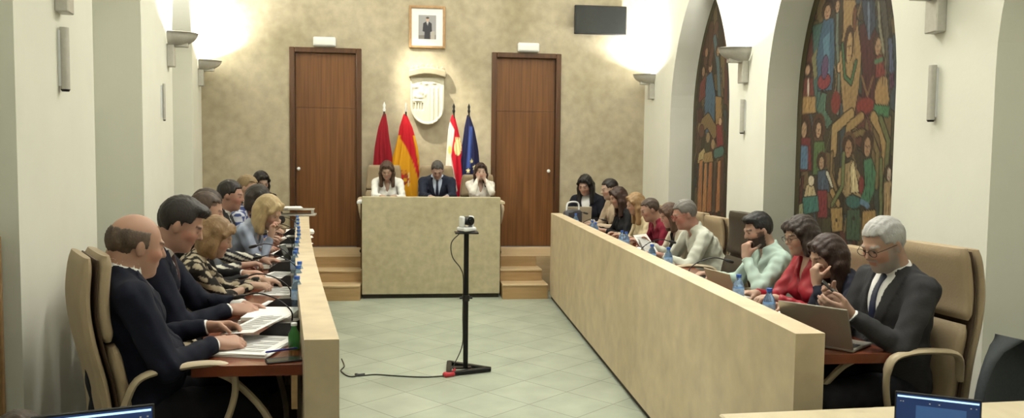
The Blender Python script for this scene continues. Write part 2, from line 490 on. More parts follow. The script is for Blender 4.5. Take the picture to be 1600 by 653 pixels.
    def cuffcut(s, upto):
        for A in arms:
            c = A['E']+(A['W']-A['E'])*upto
            s.func(lambda P, c=c, f=A['fd']: np.maximum(-((P-c) @ f), np.linalg.norm(P-c, axis=1)-.085), True)
    # ---------------- skin body
    b = SDF()
    torso(b, -.012)
    neckr = (.048 if fem else .058)*S*neckw
    b.cap(nb-nd*.02, hb+nd*.03, neckr*1.08, neckr, .03)
    b.ell(Hd(0, -.014, .024), np.array([.077, .095, .094])*HS, Ra, .02)
    b.ell(Hd(0, .018, -.028), np.array([.064, .073, .092])*HS, Ra, .03)
    b.ell(Hd(0, .036, -.08), np.array([.046, .048, .038])*HS, Ra, .03)
    b.ell(Hd(0, .072, -.094), np.array([.02, .018, .016])*HS, Ra, .02)
    for q in (-1, 1):
        b.ell(Hd(q*.034, .062, -.022), np.array([.026, .026, .024])*HS, Ra, .02)      # cheeks
        b.ell(Hd(q*.031, .098, .006), np.array([.018, .016, .011])*HS, Ra, .012, neg=True)
        b.ell(Hd(q*.031, .0765, .005), np.array([.0135, .0125, .0115])*HS, Ra, .003)
        b.ell(Hd(q*.079, -.004, -.006), np.array([.009, .019, .032])*HS, Ra @ rz(q*.35), .006)
    b.cap(Hd(-.034, .082, .026), Hd(.034, .082, .026), .009*HS, .009*HS, .012)
    b.cap(Hd(0, .086, .018), Hd(0, .106, -.02), .007*HS, .011*HS, .01)
    b.cap(Hd(-.011, .094, -.026), Hd(.011, .094, -.026), .0075*HS, .0075*HS, .006)
    b.cap(Hd(-.015, .086, -.052), Hd(.015, .086, -.052), .0065*HS, .0065*HS, .006)
    b.cap(Hd(-.013, .084, -.062), Hd(.013, .084, -.062), .0075*HS, .0075*HS, .005)
    fr = 1.0 if vox < .008 else 1.12
    for A in arms:
        f = .85 if fem else 1.; hs = S*(.9 if fem else 1.)
        b.cap(A['sh'], A['E'], .05*S*f, .038*S*f, .03); b.cap(A['E'], A['W'], .04*S*f, .026*S*f, .02)
        W, d, n, t = A['W'], A['d'], A['n'], A['t']
        for j in range(4):
            o = (.028, .010, -.009, -.027)[j]*hs; kl = (.086, .09, .086, .079)[j]*hs
            K = W+d*kl+t*o-n*.004
            b.cap(W+t*o*.55+d*.008, K, .0165*hs, .0125*hs, .014)
            L = (.07, .078, .073, .057)[j]*hs; c = A['c']*(1+.12*j)
            p = K; ang = 0
            for si, (fl, da) in enumerate(((.45, .55), (.3, .95), (.25, .7))):
                ang += c*da*1.35
                dv = d*math.cos(ang)+n*math.sin(ang)
                q = p+dv*L*fl
                b.cap(p, q, (.0098-.0008*si)*hs*fr, (.0092-.0008*si)*hs*fr, .0035); p = q
        b.ell(W+d*.045*hs+n*.004, np.array([.036, .045, .016])*hs, np.stack([t, d, np.cross(t, d)], 1), .012)
        p1 = W+d*.018*hs+t*.022*hs+n*.006; p2 = W+d*.052*hs+t*.05*hs+n*.014
        p3 = p2+(d*.8+t*.25+n*(.2+A['c']))*.030*hs; p4 = p3+(d*.85-t*.2+n*(.2+A['c']))*.024*hs
        b.cap(p1, p2, .017*hs, .0125*hs, .012); b.cap(p2, p3, .0118*hs, .0105*hs, .004); b.cap(p3, p4, .0105*hs, .0085*hs, .004)
    legs = []
    for q in (-1, 1):
        hip = np.array([q*.09*S, .02, hz-.01]); kn = np.array([q*.11, .43*S, seat+.055*S]); an = np.array([q*.11, .40*S, .10])
        legs.append((q, hip, kn, an))
        b.cap(hip, kn, .068*S, .05*S, .03); b.cap(kn, an, .048*S, .034*S, .02); b.cap(an+[0, -.03, -.05], an+[0, .12, -.06], .035, .03, .02)
    V, F = b.mesh(vox)
    body = mesh_obj(name, V, F, M['skin'], smooth=True, loc=(pos[0], pos[1], floor), rotz=math.radians(heading-90))
    tag(body, label, 'person', group)
    q = hl(V); sk = np.array(skin)*[.84, .93, .98]; Cc = np.tile(sk, (len(V), 1)); Cc *= (1+.05*np.sin(V[:, :1]*37+V[:, 2:]*51))
    inh = np.linalg.norm(q, axis=1) < .2
    def blend(mask, col, a=1.):
        mm = (mask & inh)[:, None]*a
        Cc[:] = Cc*(1-mm)+np.array(col)*mm
    blend((np.abs(q[:, 0]) > .02) & (q[:, 2] < -.005) & (q[:, 2] > -.05) & (q[:, 1] > .03), sk*[1.12, .82, .8], .5)
    if beard:
        bm = (q[:, 2] < -.035+beard_top) & (q[:, 1] > -.005) & (q[:, 2] > -.13) & ~((np.abs(q[:, 0]) < .02) & (np.abs(q[:, 2]+.057) < .007))
        blend(bm, beard, .85)
        blend((np.abs(q[:, 0]) < .03) & (np.abs(q[:, 2]+.042) < .007) & (q[:, 1] > .07), beard, .85)
        blend((np.abs(q[:, 0]) > .055) & (q[:, 2] < .0) & (q[:, 1] > .0) & (q[:, 1] < .045) & (q[:, 2] > -.13), beard, .7)
    blend((np.abs(q[:, 0]) < .021) & (np.abs(q[:, 2]+.057) < .0085) & (q[:, 1] > .078), sk*([.95, .5, .5] if fem else [.9, .65, .62]), .8)
    hc = np.array(haircol)
    blend((np.abs(np.abs(q[:, 0])-.032) < .018) & (np.abs(q[:, 2]-.029+np.abs(np.abs(q[:, 0])-.03)*.2) < .0048) & (q[:, 1] > .066), hc*1.2+.01, .8)
    blend((np.abs(np.abs(q[:, 0])-.031) < .0125) & (np.abs(q[:, 2]-.005) < .0055) & (q[:, 1] > .074), (.5, .47, .43) if head[0] < 10 else sk*.55, .8)
    blend((np.abs(np.abs(q[:, 0])-.031) < .0055) & (np.abs(q[:, 2]-.004) < .0055) & (q[:, 1] > .08), (.02, .015, .01), .9)
    if hair not in ('bald',):
        blend((q[:, 2] > .05) & (q[:, 1] < .05), hc, .8)
    paint(body, Cc)
    def part(nm, s, vx, colf, m='cloth'):
        V, F = s.mesh(vx)
        if len(V) < 8: return None
        o = mesh_obj(nm, V, F, M[m], body, True); c = colf(V) if callable(colf) else np.tile(np.array(colf), (len(V), 1))
        paint(o, c); return o
    ph = RNG.uniform(0, 6, 6)
    def folds(amp):
        def f(P):
            q = P
            return amp*(np.sin(q[:, 2]*62+q[:, 0]*38+ph[0]+2*np.sin(q[:, 1]*17+ph[1]))*np.sin(q[:, 0]*23-q[:, 1]*41+ph[2])+.6*np.sin(q[:, 1]*95+q[:, 2]*40+ph[3]+1.5*np.sin(q[:, 0]*31)))
        return f
    # ---------------- upper clothing
    def neckcut(r, sl=1.2):
        def f(P):
            w = P-nb; h = w @ nd; rad = np.linalg.norm(w-h[:, None]*nd, axis=1)
            return np.maximum(rad-r+np.maximum(0, -h)*sl, np.linalg.norm(w, axis=1)-.13)
        return f
    def topcut(o):      # removes what rises above the collar, close to the neck only
        def f(P):
            w = P-nb; h = w @ nd; rad = np.linalg.norm(w-h[:, None]*nd, axis=1)
            return np.maximum(np.maximum(o-h, rad-.085), h-.2)
        return f
    def shear(P): return np.maximum(-(hl(P)[:, 2]+.085), -9)
    if top == 'suit':
        j = SDF(); torso(j, .014); sleeves(j, .012, .98)
        def vcut(P):
            q = tl(P); w = np.clip((q[:, 2]-.17)*.24, -.02, .075)
            return np.maximum(np.abs(q[:, 0]+.0)-w, .03-q[:, 1])
        j.func(neckcut(neckr+.010, 2.0)); j.func(topcut(.020*S)); j.func(vcut); cuffcut(j, .955)
        def lap(P):
            q = tl(P); w = np.clip((q[:, 2]-.17)*.24, -.02, .075); x = np.abs(q[:, 0])
            return np.where((x < w+.05*np.clip((q[:, 2]-.15)*5, 0, 1)) & (q[:, 1] > .03) & (q[:, 2] > .18), -.006, 0)
        j.disp(lap); j.disp(folds(.0028))
        tc = np.array(topcol)
        jc = (lambda V: np.array(pattern(tl(V), V, tc))) if pattern else (lambda V: tc*(1+.12*np.sin(V[:, :1]*400)*np.sin(V[:, 2:]*400)))
        part('jacket', j, vox, jc)
        s = SDF(); torso(s, .005, hips=False)
        s.cap(nb-nd*.03, nb+nd*.045*S, neckr+.012, neckr+.009, .01)
        s.func(topcut(.036*S))
        for A in arms:
            s.cap(A['E']+(A['W']-A['E'])*.8, A['W']-A['fd']*.012, .034*S, .032*S, .004)
        cuffcut(s, .985)
        part('shirt', s, vox, shirtcol)
        if tie is not None:
            t = SDF(); torso(t, .0125, hips=False)
            t.func(lambda P: np.abs(tl(P)[:, 0])-(.014+.055*np.clip(.47-tl(P)[:, 2], 0, .4)), False)
            t.func(lambda P: np.maximum(.16-tl(P)[:, 2], tl(P)[:, 2]-.492), False)
            t.func(lambda P: .02-tl(P)[:, 1], False)
            t.cap(T(0, .05, .485), T(0, .075, .455), .021*S, .013*S, .004)
            part('tie', t, min(vox, .008), tie, 'satin')
    else:
        s = SDF(); torso(s, .010); up = .93 if top != 'short_sleeve' else .3
        sleeves(s, .008, up)
        s.cap(nb-nd*.03, nb+nd*(.035 if top == 'shirt' else .01)*S, neckr+.014, neckr+.014, .012)
        top == 'shirt' or s.func(neckcut(neckr+.016))
        s.func(topcut(.035*S))
        def vcut2(P):
            q = tl(P); w = np.clip((q[:, 2]-(.40 if top == 'shirt' else .34))*.35, -.02, .06)
            return np.maximum(np.abs(q[:, 0])-w, .02-q[:, 1])
        s.func(vcut2); cuffcut(s, up)
        s.disp(folds(.0042))
        tc = np.array(topcol)
        cf = (lambda V: np.array(pattern(tl(V), V, tc))) if pattern else (lambda V: tc*(1+.05*np.sin(V[:, :1]*60+V[:, 2:]*90)))
        part({'shirt': 'shirt', 'blouse': 'blouse', 'sweater': 'sweater', 'satin': 'blouse'}.get(top, 'blouse'), s, vox, cf, 'satin' if top == 'satin' else 'cloth')
    # ---------------- trousers and shoes
    t = SDF(); t.ell(P0+[0, 0, -.02], np.array([.182, .142, .115])*S, None, .03)
    for q_, hip, kn, an in legs:
        t.cap(hip, kn, .082*S, .066*S, .03); t.cap(kn, an+[0, 0, .0], .064*S, .052*S, .02)
    t.func(lambda P: .07-P[:, 2], False); t.func(lambda P: P[:, 2]-(hz+.085), False); t.disp(folds(.003))
    part('trousers', t, max(vox, .010), legcol)
    for q_, hip, kn, an in legs:
        sh = SDF(); sh.cap(an+[0, -.04, -.055], an+[0, .15, -.065], .044, .036, .02)
        sh.func(lambda P: .002-P[:, 2], False)
        part('shoe', sh, .012, (.015, .012, .01))
    # ---------------- hair
    if hair:
        h = SDF(); dn = np.array([0, 0, -1.])
        G = lambda x, y, z, l: Hd(x, y, z)+dn*l*S
        strand = lambda P: .0022*np.sin(np.arctan2(hl(P)[:, 0], hl(P)[:, 1]+.02)*46+hl(P)[:, 2]*30+2*np.sin(hl(P)[:, 2]*40))+.0016*np.sin(hl(P)[:, 0]*210+hl(P)[:, 2]*60)
        if hair in ('short', 'thin', 'quiff'):
            up = dict(short=.0, thin=-.004, quiff=.008)[hair]
            h.ell(Hd(0, -.014, .03), np.array([.084, .103, .099+up])*HS, Ra, .02)
            if hair == 'quiff': h.ell(Hd(0, .05, .098), np.array([.058, .045, .028])*HS, Ra, .02)
            hl0 = .045 if hair != 'thin' else .02
            def cut(P):
                q = hl(P); x, y, z = q.T
                r1 = np.maximum(hl0+.022*np.cos(np.clip(x*30, -1.5, 1.5))-y, z-.072)
                r2 = np.maximum(.012-y, z-.028); r3 = np.maximum(-.03-y, z+.008)
                return np.minimum(np.minimum(r1, r2), np.minimum(r3, z+.085))*HS
            h.func(cut)
        elif hair == 'bald':
            h.ell(Hd(0, -.014, .018), np.array([.083, .102, .088])*HS, Ra, .02)
            h.func(lambda P: np.minimum.reduce([.058-hl(P)[:, 2], .022-hl(P)[:, 1], np.maximum(-.03-hl(P)[:, 1], hl(P)[:, 2]+.012), hl(P)[:, 2]+.085])*HS)
        else:
            L = dict(bob=.05, long=.17, lob=.10)[hair]+hairlen
            h.ell(Hd(0, -.018, .032), np.array([.089, .106, .104])*HS, Ra, .02)
            for q_ in (-1, 1):
                h.cap(Hd(q_*.064, -.01, .045), Hd(q_*.082, .012, -.05), .028*HS, .030*HS, .03)
                h.cap(Hd(q_*.078, .008, -.05), G(q_*.082, .012, -.06, L*.9), .031*HS, .026*HS, .03)
                h.cap(Hd(q_*.06, -.06, -.02), G(q_*.07, -.05, -.06, L), .045*HS, .035*HS, .03)
                h.cap(Hd(q_*.03, .062, .098), Hd(q_*.075, .05, .04), .018*HS, .018*HS, .02)
            h.cap(Hd(0, -.06, 0), G(0, -.065, -.06, L*1.05), .06*HS, .045*HS, .04)
            if hair == 'bob': h.cap(Hd(-.045, .075, .075), Hd(.045, .075, .072), .018*HS, .018*HS, .02)
            def cut(P):
                q = hl(P); x, y, z = q.T
                return np.maximum(np.maximum(np.abs(x)-(.056+.0*z), .01-y), z-.062)*HS
            h.func(cut)
        h.disp(strand)
        def hcol(V):
            q = hl(V); a_ = .2 if hc.max() < .12 else .06; c = hc*(1+a_*np.sin(q[:, :1]*150+q[:, 2:]*35)+a_*.5*np.sin(q[:, 1:2]*230))
            if hair == 'long' or hair == 'lob' or hair == 'bob':
                c = c*(1+.25*np.clip(-q[:, 2:]*5, 0, 1))
            return np.clip(c, 0, 1)
        part('hair', h, min(vox, .008), hcol, 'hair')
    if glasses is not None:
        g = MB()
        for q_ in (-1, 1):
            c = [Hd(q_*.033+.024*math.cos(a), .102-.1*abs(.024*math.cos(a)+.02*1)*.25, .004+.017*math.sin(a)) for a in np.linspace(0, 2*PI, 17)]
            g.tube(c, .0016*S if vox < .008 else .0022, 6)
            g.tube([Hd(q_*.057, .098, .010), Hd(q_*.077, .06, .012), Hd(q_*.084, .0, .008), Hd(q_*.083, -.018, -.008)], .0016, 6)
        g.tube([Hd(-.009, .103, .008), Hd(0, .106, .011), Hd(.009, .103, .008)], .0016, 6)
        g.build('glasses', M[glasses], body, True)
    body['_tmp'] = 0; del body['_tmp']
    return body, dict(pos=pos, heading=heading, arms=arms, RW=RW)
# ------------------------------------------------------------------ room
CEIL = 5.3
def wallR(y, off=0.): return 3.497-.01*(12.07-y)+off
def wallL(y, off=0.): return -3.07+.146*(12.07-y)-off

def arch_z(y, y0, y1, zs, rise):
    w = (y1-y0)/2; c = (y0+y1)/2; R = (w*w+rise*rise)/(2*w); x = abs(y-c)
    return zs+math.sqrt(max(R*R-(x+R-w)**2, 0))

def arcade(name, wx, openings, y0, y1, depth, zs, rise, flip):
    """solid wall with pointed niches: front face, reveals and the back of each niche"""
    mb = MB()
    def quad(a, b, c, d): mb.add([a, b, c, d], [(0, 1, 2, 3) if not flip else (3, 2, 1, 0)])
    cur = y0
    for (a, b) in openings+[(y1, None)]:
        if a > cur: quad((wx(cur), cur, 0), (wx(a), a, 0), (wx(a), a, CEIL), (wx(cur), cur, CEIL))
        if b is None: break
        n = 28; ys = [a+(b-a)*(1-math.cos(PI*i/n))/2 for i in range(n+1)]
        zz = [arch_z(y, a, b, zs, rise) for y in ys]
        for i in range(n):
            p, q = ys[i], ys[i+1]
            quad((wx(p), p, zz[i]), (wx(q), q, zz[i+1]), (wx(q), q, CEIL), (wx(p), p, CEIL))
            quad((wx(p, depth), p, zz[i]), (wx(q, depth), q, zz[i+1]), (wx(q), q, zz[i+1]), (wx(p), p, zz[i]))
            quad((wx(p, depth), p, 0), (wx(q, depth), q, 0), (wx(q, depth), q, zz[i+1]), (wx(p, depth), p, zz[i]))
        quad((wx(a, depth), a, 0), (wx(a, depth), a, zs), (wx(a), a, zs), (wx(a), a, 0))
        quad((wx(b), b, 0), (wx(b), b, zs), (wx(b, depth), b, zs), (wx(b, depth), b, 0))
        cur = b
    # outer skin gives the wall its thickness
    o = depth+.12
    quad((wx(y1, o), y1, 0), (wx(y0, o), y0, 0), (wx(y0, o), y0, CEIL), (wx(y1, o), y1, CEIL))
    return struct(mb.build(name, M['plaster']))
RO = [(-1.05, 1.15), (2.22, 4.42), (5.43, 7.63), (8.60, 10.75)]
LO = [(-1.2, .7), (2.2, 4.13), (5.69, 7.44), (9.25, 11.04)]
arcade('wall_right', wallR, RO, -3, 12.07, .35, 2.4, 1.75, False)
arcade('wall_left', wallL, LO, -3, 12.07, .45, 2.9, 1.5, True)

# back wall with the two doorways
def backwall():
    mb = MB(); Y0, Y1 = 12.07, 12.30
    xs = [-4.0, -1.83, -.80, 1.13, 2.185, 4.1]; zt = 3.42
    def q(a, b, z0, z1): mb.box(((a+b)/2, (Y0+Y1)/2, (z0+z1)/2), (b-a, Y1-Y0, z1-z0))
    q(xs[0], xs[1], 0, zt); q(xs[2], xs[3], 0, zt); q(xs[4], xs[5], 0, zt); q(xs[0], xs[5], zt, CEIL)
    return struct(mb.build('wall_back', M['suede']))
backwall()
struct(MB().box((0, -3.1, CEIL/2), (9, .2, CEIL)).build('wall_front', M['plaster']))
struct(MB().box((0, 4.5, -.05), (12, 16, .1)).build('floor', M['tiles']))
struct(MB().box((0, 4.5, CEIL+.05), (12, 16, .1)).build('ceiling', M['ceiling']))

def seg_strip(name, pts, z0, z1, m):
    """closed outline polygon extruded"""
    return MB().prism(pts, z0, z1).build(name, m)

# dais and its steps
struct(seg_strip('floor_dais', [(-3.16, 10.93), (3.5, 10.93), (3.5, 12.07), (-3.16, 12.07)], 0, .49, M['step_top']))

def door(n, x0, x1):
    d = thing('door_%d' % n, '', ''); del d['label']; del d['category']; struct(d); d.location = ((x0+x1)/2, 12.07, .49)
    w = x1-x0; h = 2.93; f = .075
    mb = MB()
    for s in (-1, 1): mb.box((s*(w/2-f/2), .04, h/2), (f, .14, h), bev=.008)
    mb.box((0, .04, h-f/2), (w-2*f-.002, .14, f), bev=.008)
    mb.build('door_frame', M['door_frame'], d)
    lw = w-2*f-.012
    mb = MB().box((0, .065, (h-f)*.36+.003), (lw, .045, (h-f)*.72-.004), bev=.003)
    mb.box((0, .065, (h-f)*.86+.001), (lw, .045, (h-f)*.28-.006), bev=.003)
    mb.build('door_leaf', M['door'], d)
    return d, lw
d1, lw = door(1, -1.83, -.795)
kx = -lw/2+.045
k = MB(); k.tube([(kx, .045, 1.16), (kx, .0, 1.16)], .012, 12).lathe([(.001, -.028), (.02, -.02), (.028, 0), (.02, .02), (.001, .028)], (kx, -.015, 1.16), 16)
smooth_ang(k.build('door_knob', M['white_plastic'], d1))
d2, lw = door(2, 1.13, 2.185)
kx = lw/2-.09
k = MB(); k.tube([(kx, .045, 1.16), (kx, .0, 1.16)], .012, 12).lathe([(.001, -.028), (.02, -.02), (.028, 0), (.02, .02), (.001, .028)], (kx, -.015, 1.16), 16)
smooth_ang(k.build('door_knob', M['white_plastic'], d2))

# steps (left and right of the presiding desk)
def bx_(y): return -.295-.1457*(y-3.16)-.035*math.sin(PI*min(max((y-3.16)/6.9, 0), 1))     # outer face line of the left bench wall
def steps(x0f, x1, side, lab):
    t = thing('step_flight', lab, 'steps', (0, 0, 0))
    for i, (y0, y1, z) in enumerate(((10.30, 10.60, .195), (10.60, 10.90, .35))):
        a, b = x0f[i], x1[i]
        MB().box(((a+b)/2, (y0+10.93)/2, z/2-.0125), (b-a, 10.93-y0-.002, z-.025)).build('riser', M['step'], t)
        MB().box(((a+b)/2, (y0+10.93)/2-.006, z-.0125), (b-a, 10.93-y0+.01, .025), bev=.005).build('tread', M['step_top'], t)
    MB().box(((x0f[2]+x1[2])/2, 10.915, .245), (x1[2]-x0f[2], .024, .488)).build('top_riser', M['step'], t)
steps((-1.36, -1.38, -1.40), (-.70, -.70, -.72), -1, 'wooden steps rising to the dais left of the stone desk')
steps((1.135, 1.135, 1.15), (1.735, 1.70, 1.66), 1, 'wooden steps rising to the dais right of the stone desk')

# ------------------------------------------------------------------ presiding desk
t = thing('presiding_desk', 'large sand-coloured stone desk front with three people behind it', 'desk', (.213, 10.43, 0))
MB().box((0, .07, .69), (1.795, .14, 1.27), bev=.006).build('front_panel', M['marble_dark'], t)
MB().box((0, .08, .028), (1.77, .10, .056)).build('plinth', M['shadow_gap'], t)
for s in (-1, 1):
    MB().box((s*.905, .36, .80), (.035, .42, .86), bev=.003).build('side_panel', M['door_frame'], t)
    MB().box((s*.93, .36, 1.245), (.085, .42, .035), bev=.005).build('side_shelf', M['white_plastic'] if s < 0 else M['pale_wood'], t)
MB().box((0, .44, 1.235), (1.76, .60, .035), bev=.004).build('worktop', M['table'], t)

# ------------------------------------------------------------------ curved / straight bench walls and their tables
def ribbon(name, fo, fi, ys, z0, z1, m, parent=None, topm=None):
    n = len(ys); vs = []
    for y in ys: vs += [(fo(y), y, z0), (fo(y), y, z1), (fi(y), y, z1), (fi(y), y, z0)]
    fs = []; mi = []
    for i in range(n-1):
        a = i*4; b = a+4
        for k in range(4):
            fs.append((a+k, a+(k+1) % 4, b+(k+1) % 4, b+k)); mi.append(0)
    fs += [(3, 2, 1, 0), ((n-1)*4, (n-1)*4+1, (n-1)*4+2, (n-1)*4+3)]
    if fo(ys[0]) > fi(ys[0]): fs = [f[::-1] for f in fs]
    return mesh_obj(name, vs, fs, m, parent)
YL = [3.16+6.9*i/24 for i in range(25)]
YR = [3.13+7.2*i/12 for i in range(13)]
rx_o = lambda y: 1.577+.0262*(y-3.15)
tL = thing('bench_wall', 'sand-coloured stone wall curving along the left row of councillors', 'bench wall', (bx_(3.16), 3.16, 0))
tR = thing('bench_wall', 'long straight sand-coloured stone wall along the right row of councillors', 'bench wall', (rx_o(3.13), 3.13, 0))
def local(o, p):   # parts are authored in world space, then shifted under their thing
    o.parent = p
    v = np.zeros(len(o.data.vertices)*3, dtype=np.float32); o.data.vertices.foreach_get('co', v); v = v.reshape(-1, 3)
    v -= np.array(p.location, dtype=np.float32); o.data.vertices.foreach_set('co', v.ravel()); o.data.update(); return o
local(ribbon('stone_front', bx_, lambda y: bx_(y)-.135, YL, .05, 1.13, M['marble']), tL)
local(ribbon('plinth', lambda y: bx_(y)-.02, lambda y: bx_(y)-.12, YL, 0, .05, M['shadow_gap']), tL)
local(ribbon('stone_front', rx_o, lambda y: rx_o(y)+.13, YR, .05, 1.13, M['marble']), tR)
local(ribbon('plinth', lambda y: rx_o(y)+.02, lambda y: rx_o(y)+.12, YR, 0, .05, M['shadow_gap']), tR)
# raised floors behind the bench walls
struct(ribbon('floor_left', lambda y: bx_(max(y, 3.16)) - .136, lambda y: wallL(y)+.0, [-.5]+YL+[10.29], 0, .2, M['carpet']))
struct(ribbon('floor_right', lambda y: rx_o(y)+.131, lambda y: wallR(y), [-.5]+YR+[10.9], 0, .2, M['carpet']))
def table(fo, w, ys, lab, sg):
    t = thing('council_table', lab, 'table', (fo(ys[0]), ys[0], .2))
    local(ribbon('tabletop', fo, lambda y: fo(y)+sg*w, ys, .925, .97, M['table']), t)
    local(ribbon('apron', lambda y: fo(y)+sg*.02, lambda y: fo(y)+sg*.045, ys, .78, .925, M['step']), t)
    for y in [ys[0]+.12]+[ys[0]+1.2*i for i in range(1, 6)]:
        x = fo(y)
        pts = arc_pts([(x+sg*.36, y, .915), (x+sg*.27, y, .86), (x+sg*.14, y, .70), (x+sg*.07, y, .45), (x+sg*.06, y, .205)], 5)
        local(smooth_ang(MB().tube(pts, .016, 8).build('leg', M['tan_plastic'])), t)
table(lambda y: bx_(y)-.137, .45, [3.40+6.5*i/22 for i in range(23)], 'dark red wooden table behind the curved left bench wall', -1)
table(lambda y: rx_o(y)+.132, .47, [3.40+6.8*i/12 for i in range(13)], 'dark red wooden table behind the straight right bench wall', 1)

# ------------------------------------------------------------------ wall lights
def sconce(wx, y, zb, sg, lab, energy, ang):
    x = wx(y); t = thing('wall_sconce', lab, 'wall light', (x, y, zb), ang)
    MB().box((sg*.035, 0, .12), (.07, .13, .24), bev=.006).build('bracket', M['chrome'], t)
    MB().box((sg*.12, 0, .235), (.17, .085, .05), bev=.006).build('arm', M['chrome'], t)
    # shallow half bowl open upwards
    vs = []; fs = []; n = 16; m_ = 6
    for j in range(m_+1):
        a = j/m_*PI/2
        for i in range(n+1):
            b = -PI/2+PI*i/n; r = math.sin(a)
            vs.append((sg*(.012+.30*r*math.cos(b)), .155*r*math.sin(b), .36-.15*math.cos(a)))
    k0 = len(vs)
    for j in range(m_+1):
        a = j/m_*PI/2
        for i in range(n+1):
            b = -PI/2+PI*i/n; r = math.sin(a)
            vs.append((sg*(.012+.285*r*math.cos(b)), .145*r*math.sin(b), .365-.135*math.cos(a)))
    for base in (0, k0):
        for j in range(m_):
            for i in range(n):
                q = base+j*(n+1)+i; f = (q, q+1, q+n+2, q+n+1); fs.append(f if base else f[::-1])
    for i in range(n):
        q = m_*(n+1)+i; fs.append((q, q+1, k0+q+1, k0+q))
    for j in range(m_):
        for i in (0, n):
            q = j*(n+1)+i; fs.append((q, q+n+1, k0+q+n+1, k0+q))
    mesh_obj('bowl', vs, fs, M['chrome'], t, True)
    smooth_ang(MB().tube([(sg*.09, -.055, .345), (sg*.09, .055, .345)], .010, 10).build('halogen_tube', M['lampglow'], t))
    K = bpy.data.lights.new('sconce_beam', 'SPOT'); K.energy = energy*1.9; K.color = (1., .975, .93); K.spot_size = math.radians(80); K.spot_blend = .75; K.shadow_soft_size = .04
    ko = bpy.data.objects.new('sconce_beam', K); COL.objects.link(ko); ko.location = (x+sg*.13, y, zb+.375); ko.rotation_euler = (PI, math.radians(-10*sg), 0)
    L = bpy.data.lights.new('sconce_light', 'AREA'); L.shape = 'RECTANGLE'; L.size = .10; L.size_y = .12; L.energy = energy; L.color = (1., .97, .90)
    lo = bpy.data.objects.new('sconce_light', L); COL.objects.link(lo)
    lo.location = (x+sg*.10, y, zb+.372); lo.rotation_euler = (PI, math.radians(-14*sg), 0)
    L.spread = math.radians(165)
def wallbar(wx, y, z0, z1, sg, lab, ang, r=.025):
    t = thing('wall_bar', lab, 'wall bar', (wx(y)+sg*.001, y, z0), ang)
    h = z1-z0
    smooth_ang(MB().tube([(sg*.03, 0, .0), (sg*.03, 0, h)], r, 14).build('bar', M['chrome'], t))
    MB().box((sg*.008, 0, h/2), (.016, .035, h*.9)).build('mounting', M['white_plastic'], t)
    smooth_ang(MB().tube([(sg*.03, 0, -.012), (sg*.03, 0, .0)], [r*.75, r*1.04], 14).build('end_cap', M['black_metal'], t))
aL = math.atan(.146); aR = -math.atan(.01)
SCE = 85
for i, (y, z) in enumerate(((11.6, 2.735), (8.15, 2.66), (4.96, 2.70), (1.7, 2.7))):  # the nearest one stays out of view and only gives light
    sconce(wallR, y, z, -1, ['metal uplight on the right wall in the far corner', 'metal uplight on the right wall between the two painted arches', 'metal uplight on the right wall near the grey-bearded man', 'unseen metal uplight on the right wall, kept for its light'][i], SCE, aR)
for i, (y, z) in enumerate(((11.75, 2.80), (8.95, 2.77), (4.88, 2.64), (1.4, 2.7))):  # nearest one of this row is unseen too, kept for its light
    sconce(wallL, y, z, 1, ['metal uplight on the left wall in the far corner', 'metal uplight on the second pillar of the left wall', 'metal uplight on the wide near pillar of the left wall', 'unseen metal uplight on the left wall, kept for its light'][i], SCE, aL)
wallbar(wallR, 8.15, 2.14, 2.49, -1, 'slim vertical metal bar on the wall between the painted arches', aR)
wallbar(wallR, 4.97, 2.13, 2.49, -1, 'slim vertical metal bar on the wall above the grey-bearded man', aR)
wallbar(wallL, 4.88, 2.21, 2.56, 1, 'slim vertical metal bar on the wide near pillar at left', aL)
wallbar(wallL, 8.45, 2.19, 2.55, 1, 'slim vertical metal bar on the second pillar at left', aL, .013)

# ------------------------------------------------------------------ painter
def hexc(r, g, b):     # display colour -> linear
    f = lambda c: (c/255/12.92 if c/255 <= .04045 else ((c/255+.055)/1.055)**2.4)
    return np.array([f(r), f(g), f(b)])
class Paint:
    def __init__(s, X, Z, bg): s.X, s.Z = X, Z; s.C = np.tile(np.array(bg, float), (len(X), 1))
    def _put(s, d, col, soft):
        a = np.clip(.5-d/soft, 0, 1)[:, None]; s.C = s.C*(1-a)+np.array(col)*a
    def ell(s, x, z, a, b, col, rot=0, soft=.004, line=None, lw=.01):
        c, sn = math.cos(rot), math.sin(rot); u = (s.X-x)*c+(s.Z-z)*sn; v = -(s.X-x)*sn+(s.Z-z)*c
        if line is not None: s.ell(x, z, a+lw, b+lw, line, rot, soft)
        d = (np.sqrt((u/a)**2+(v/b)**2)-1)*min(a, b); s._put(d, col, soft)
    def poly(s, P, col, soft=.004, line=None, lw=.01):
        P = np.array(P, float); n = len(P); ins = np.zeros(len(s.X), bool); d = np.full(len(s.X), 9.)
        for i in range(n):
            a, b = P[i], P[(i+1) % n]; e = b-a; w = np.stack([s.X-a[0], s.Z-a[1]], 1)
            t = np.clip((w@e)/max(e@e, 1e-9), 0, 1); q = w-t[:, None]*e; d = np.minimum(d, np.hypot(q[:, 0], q[:, 1]))
            c = ((a[1] > s.Z) != (b[1] > s.Z)) & (s.X < (b[0]-a[0])*(s.Z-a[1])/(b[1]-a[1]+1e-12)+a[0]); ins ^= c
        d = np.where(ins, -d, d)
        if line is not None: s._put(d-lw, line, soft)
        s._put(d, col, soft)
    def line(s, P, w, col, soft=.004, line=None, lw=.008):
        P = np.array(P, float); d = np.full(len(s.X), 9.)
        for a, b in zip(P[:-1], P[1:]):
            e = b-a; q = np.stack([s.X-a[0], s.Z-a[1]], 1); t = np.clip((q@e)/max(e@e, 1e-9), 0, 1); q = q-t[:, None]*e
            d = np.minimum(d, np.hypot(q[:, 0], q[:, 1]))
        if line is not None: s._put(d-w/2-lw, line, soft)
        s._put(d-w/2, col, soft)
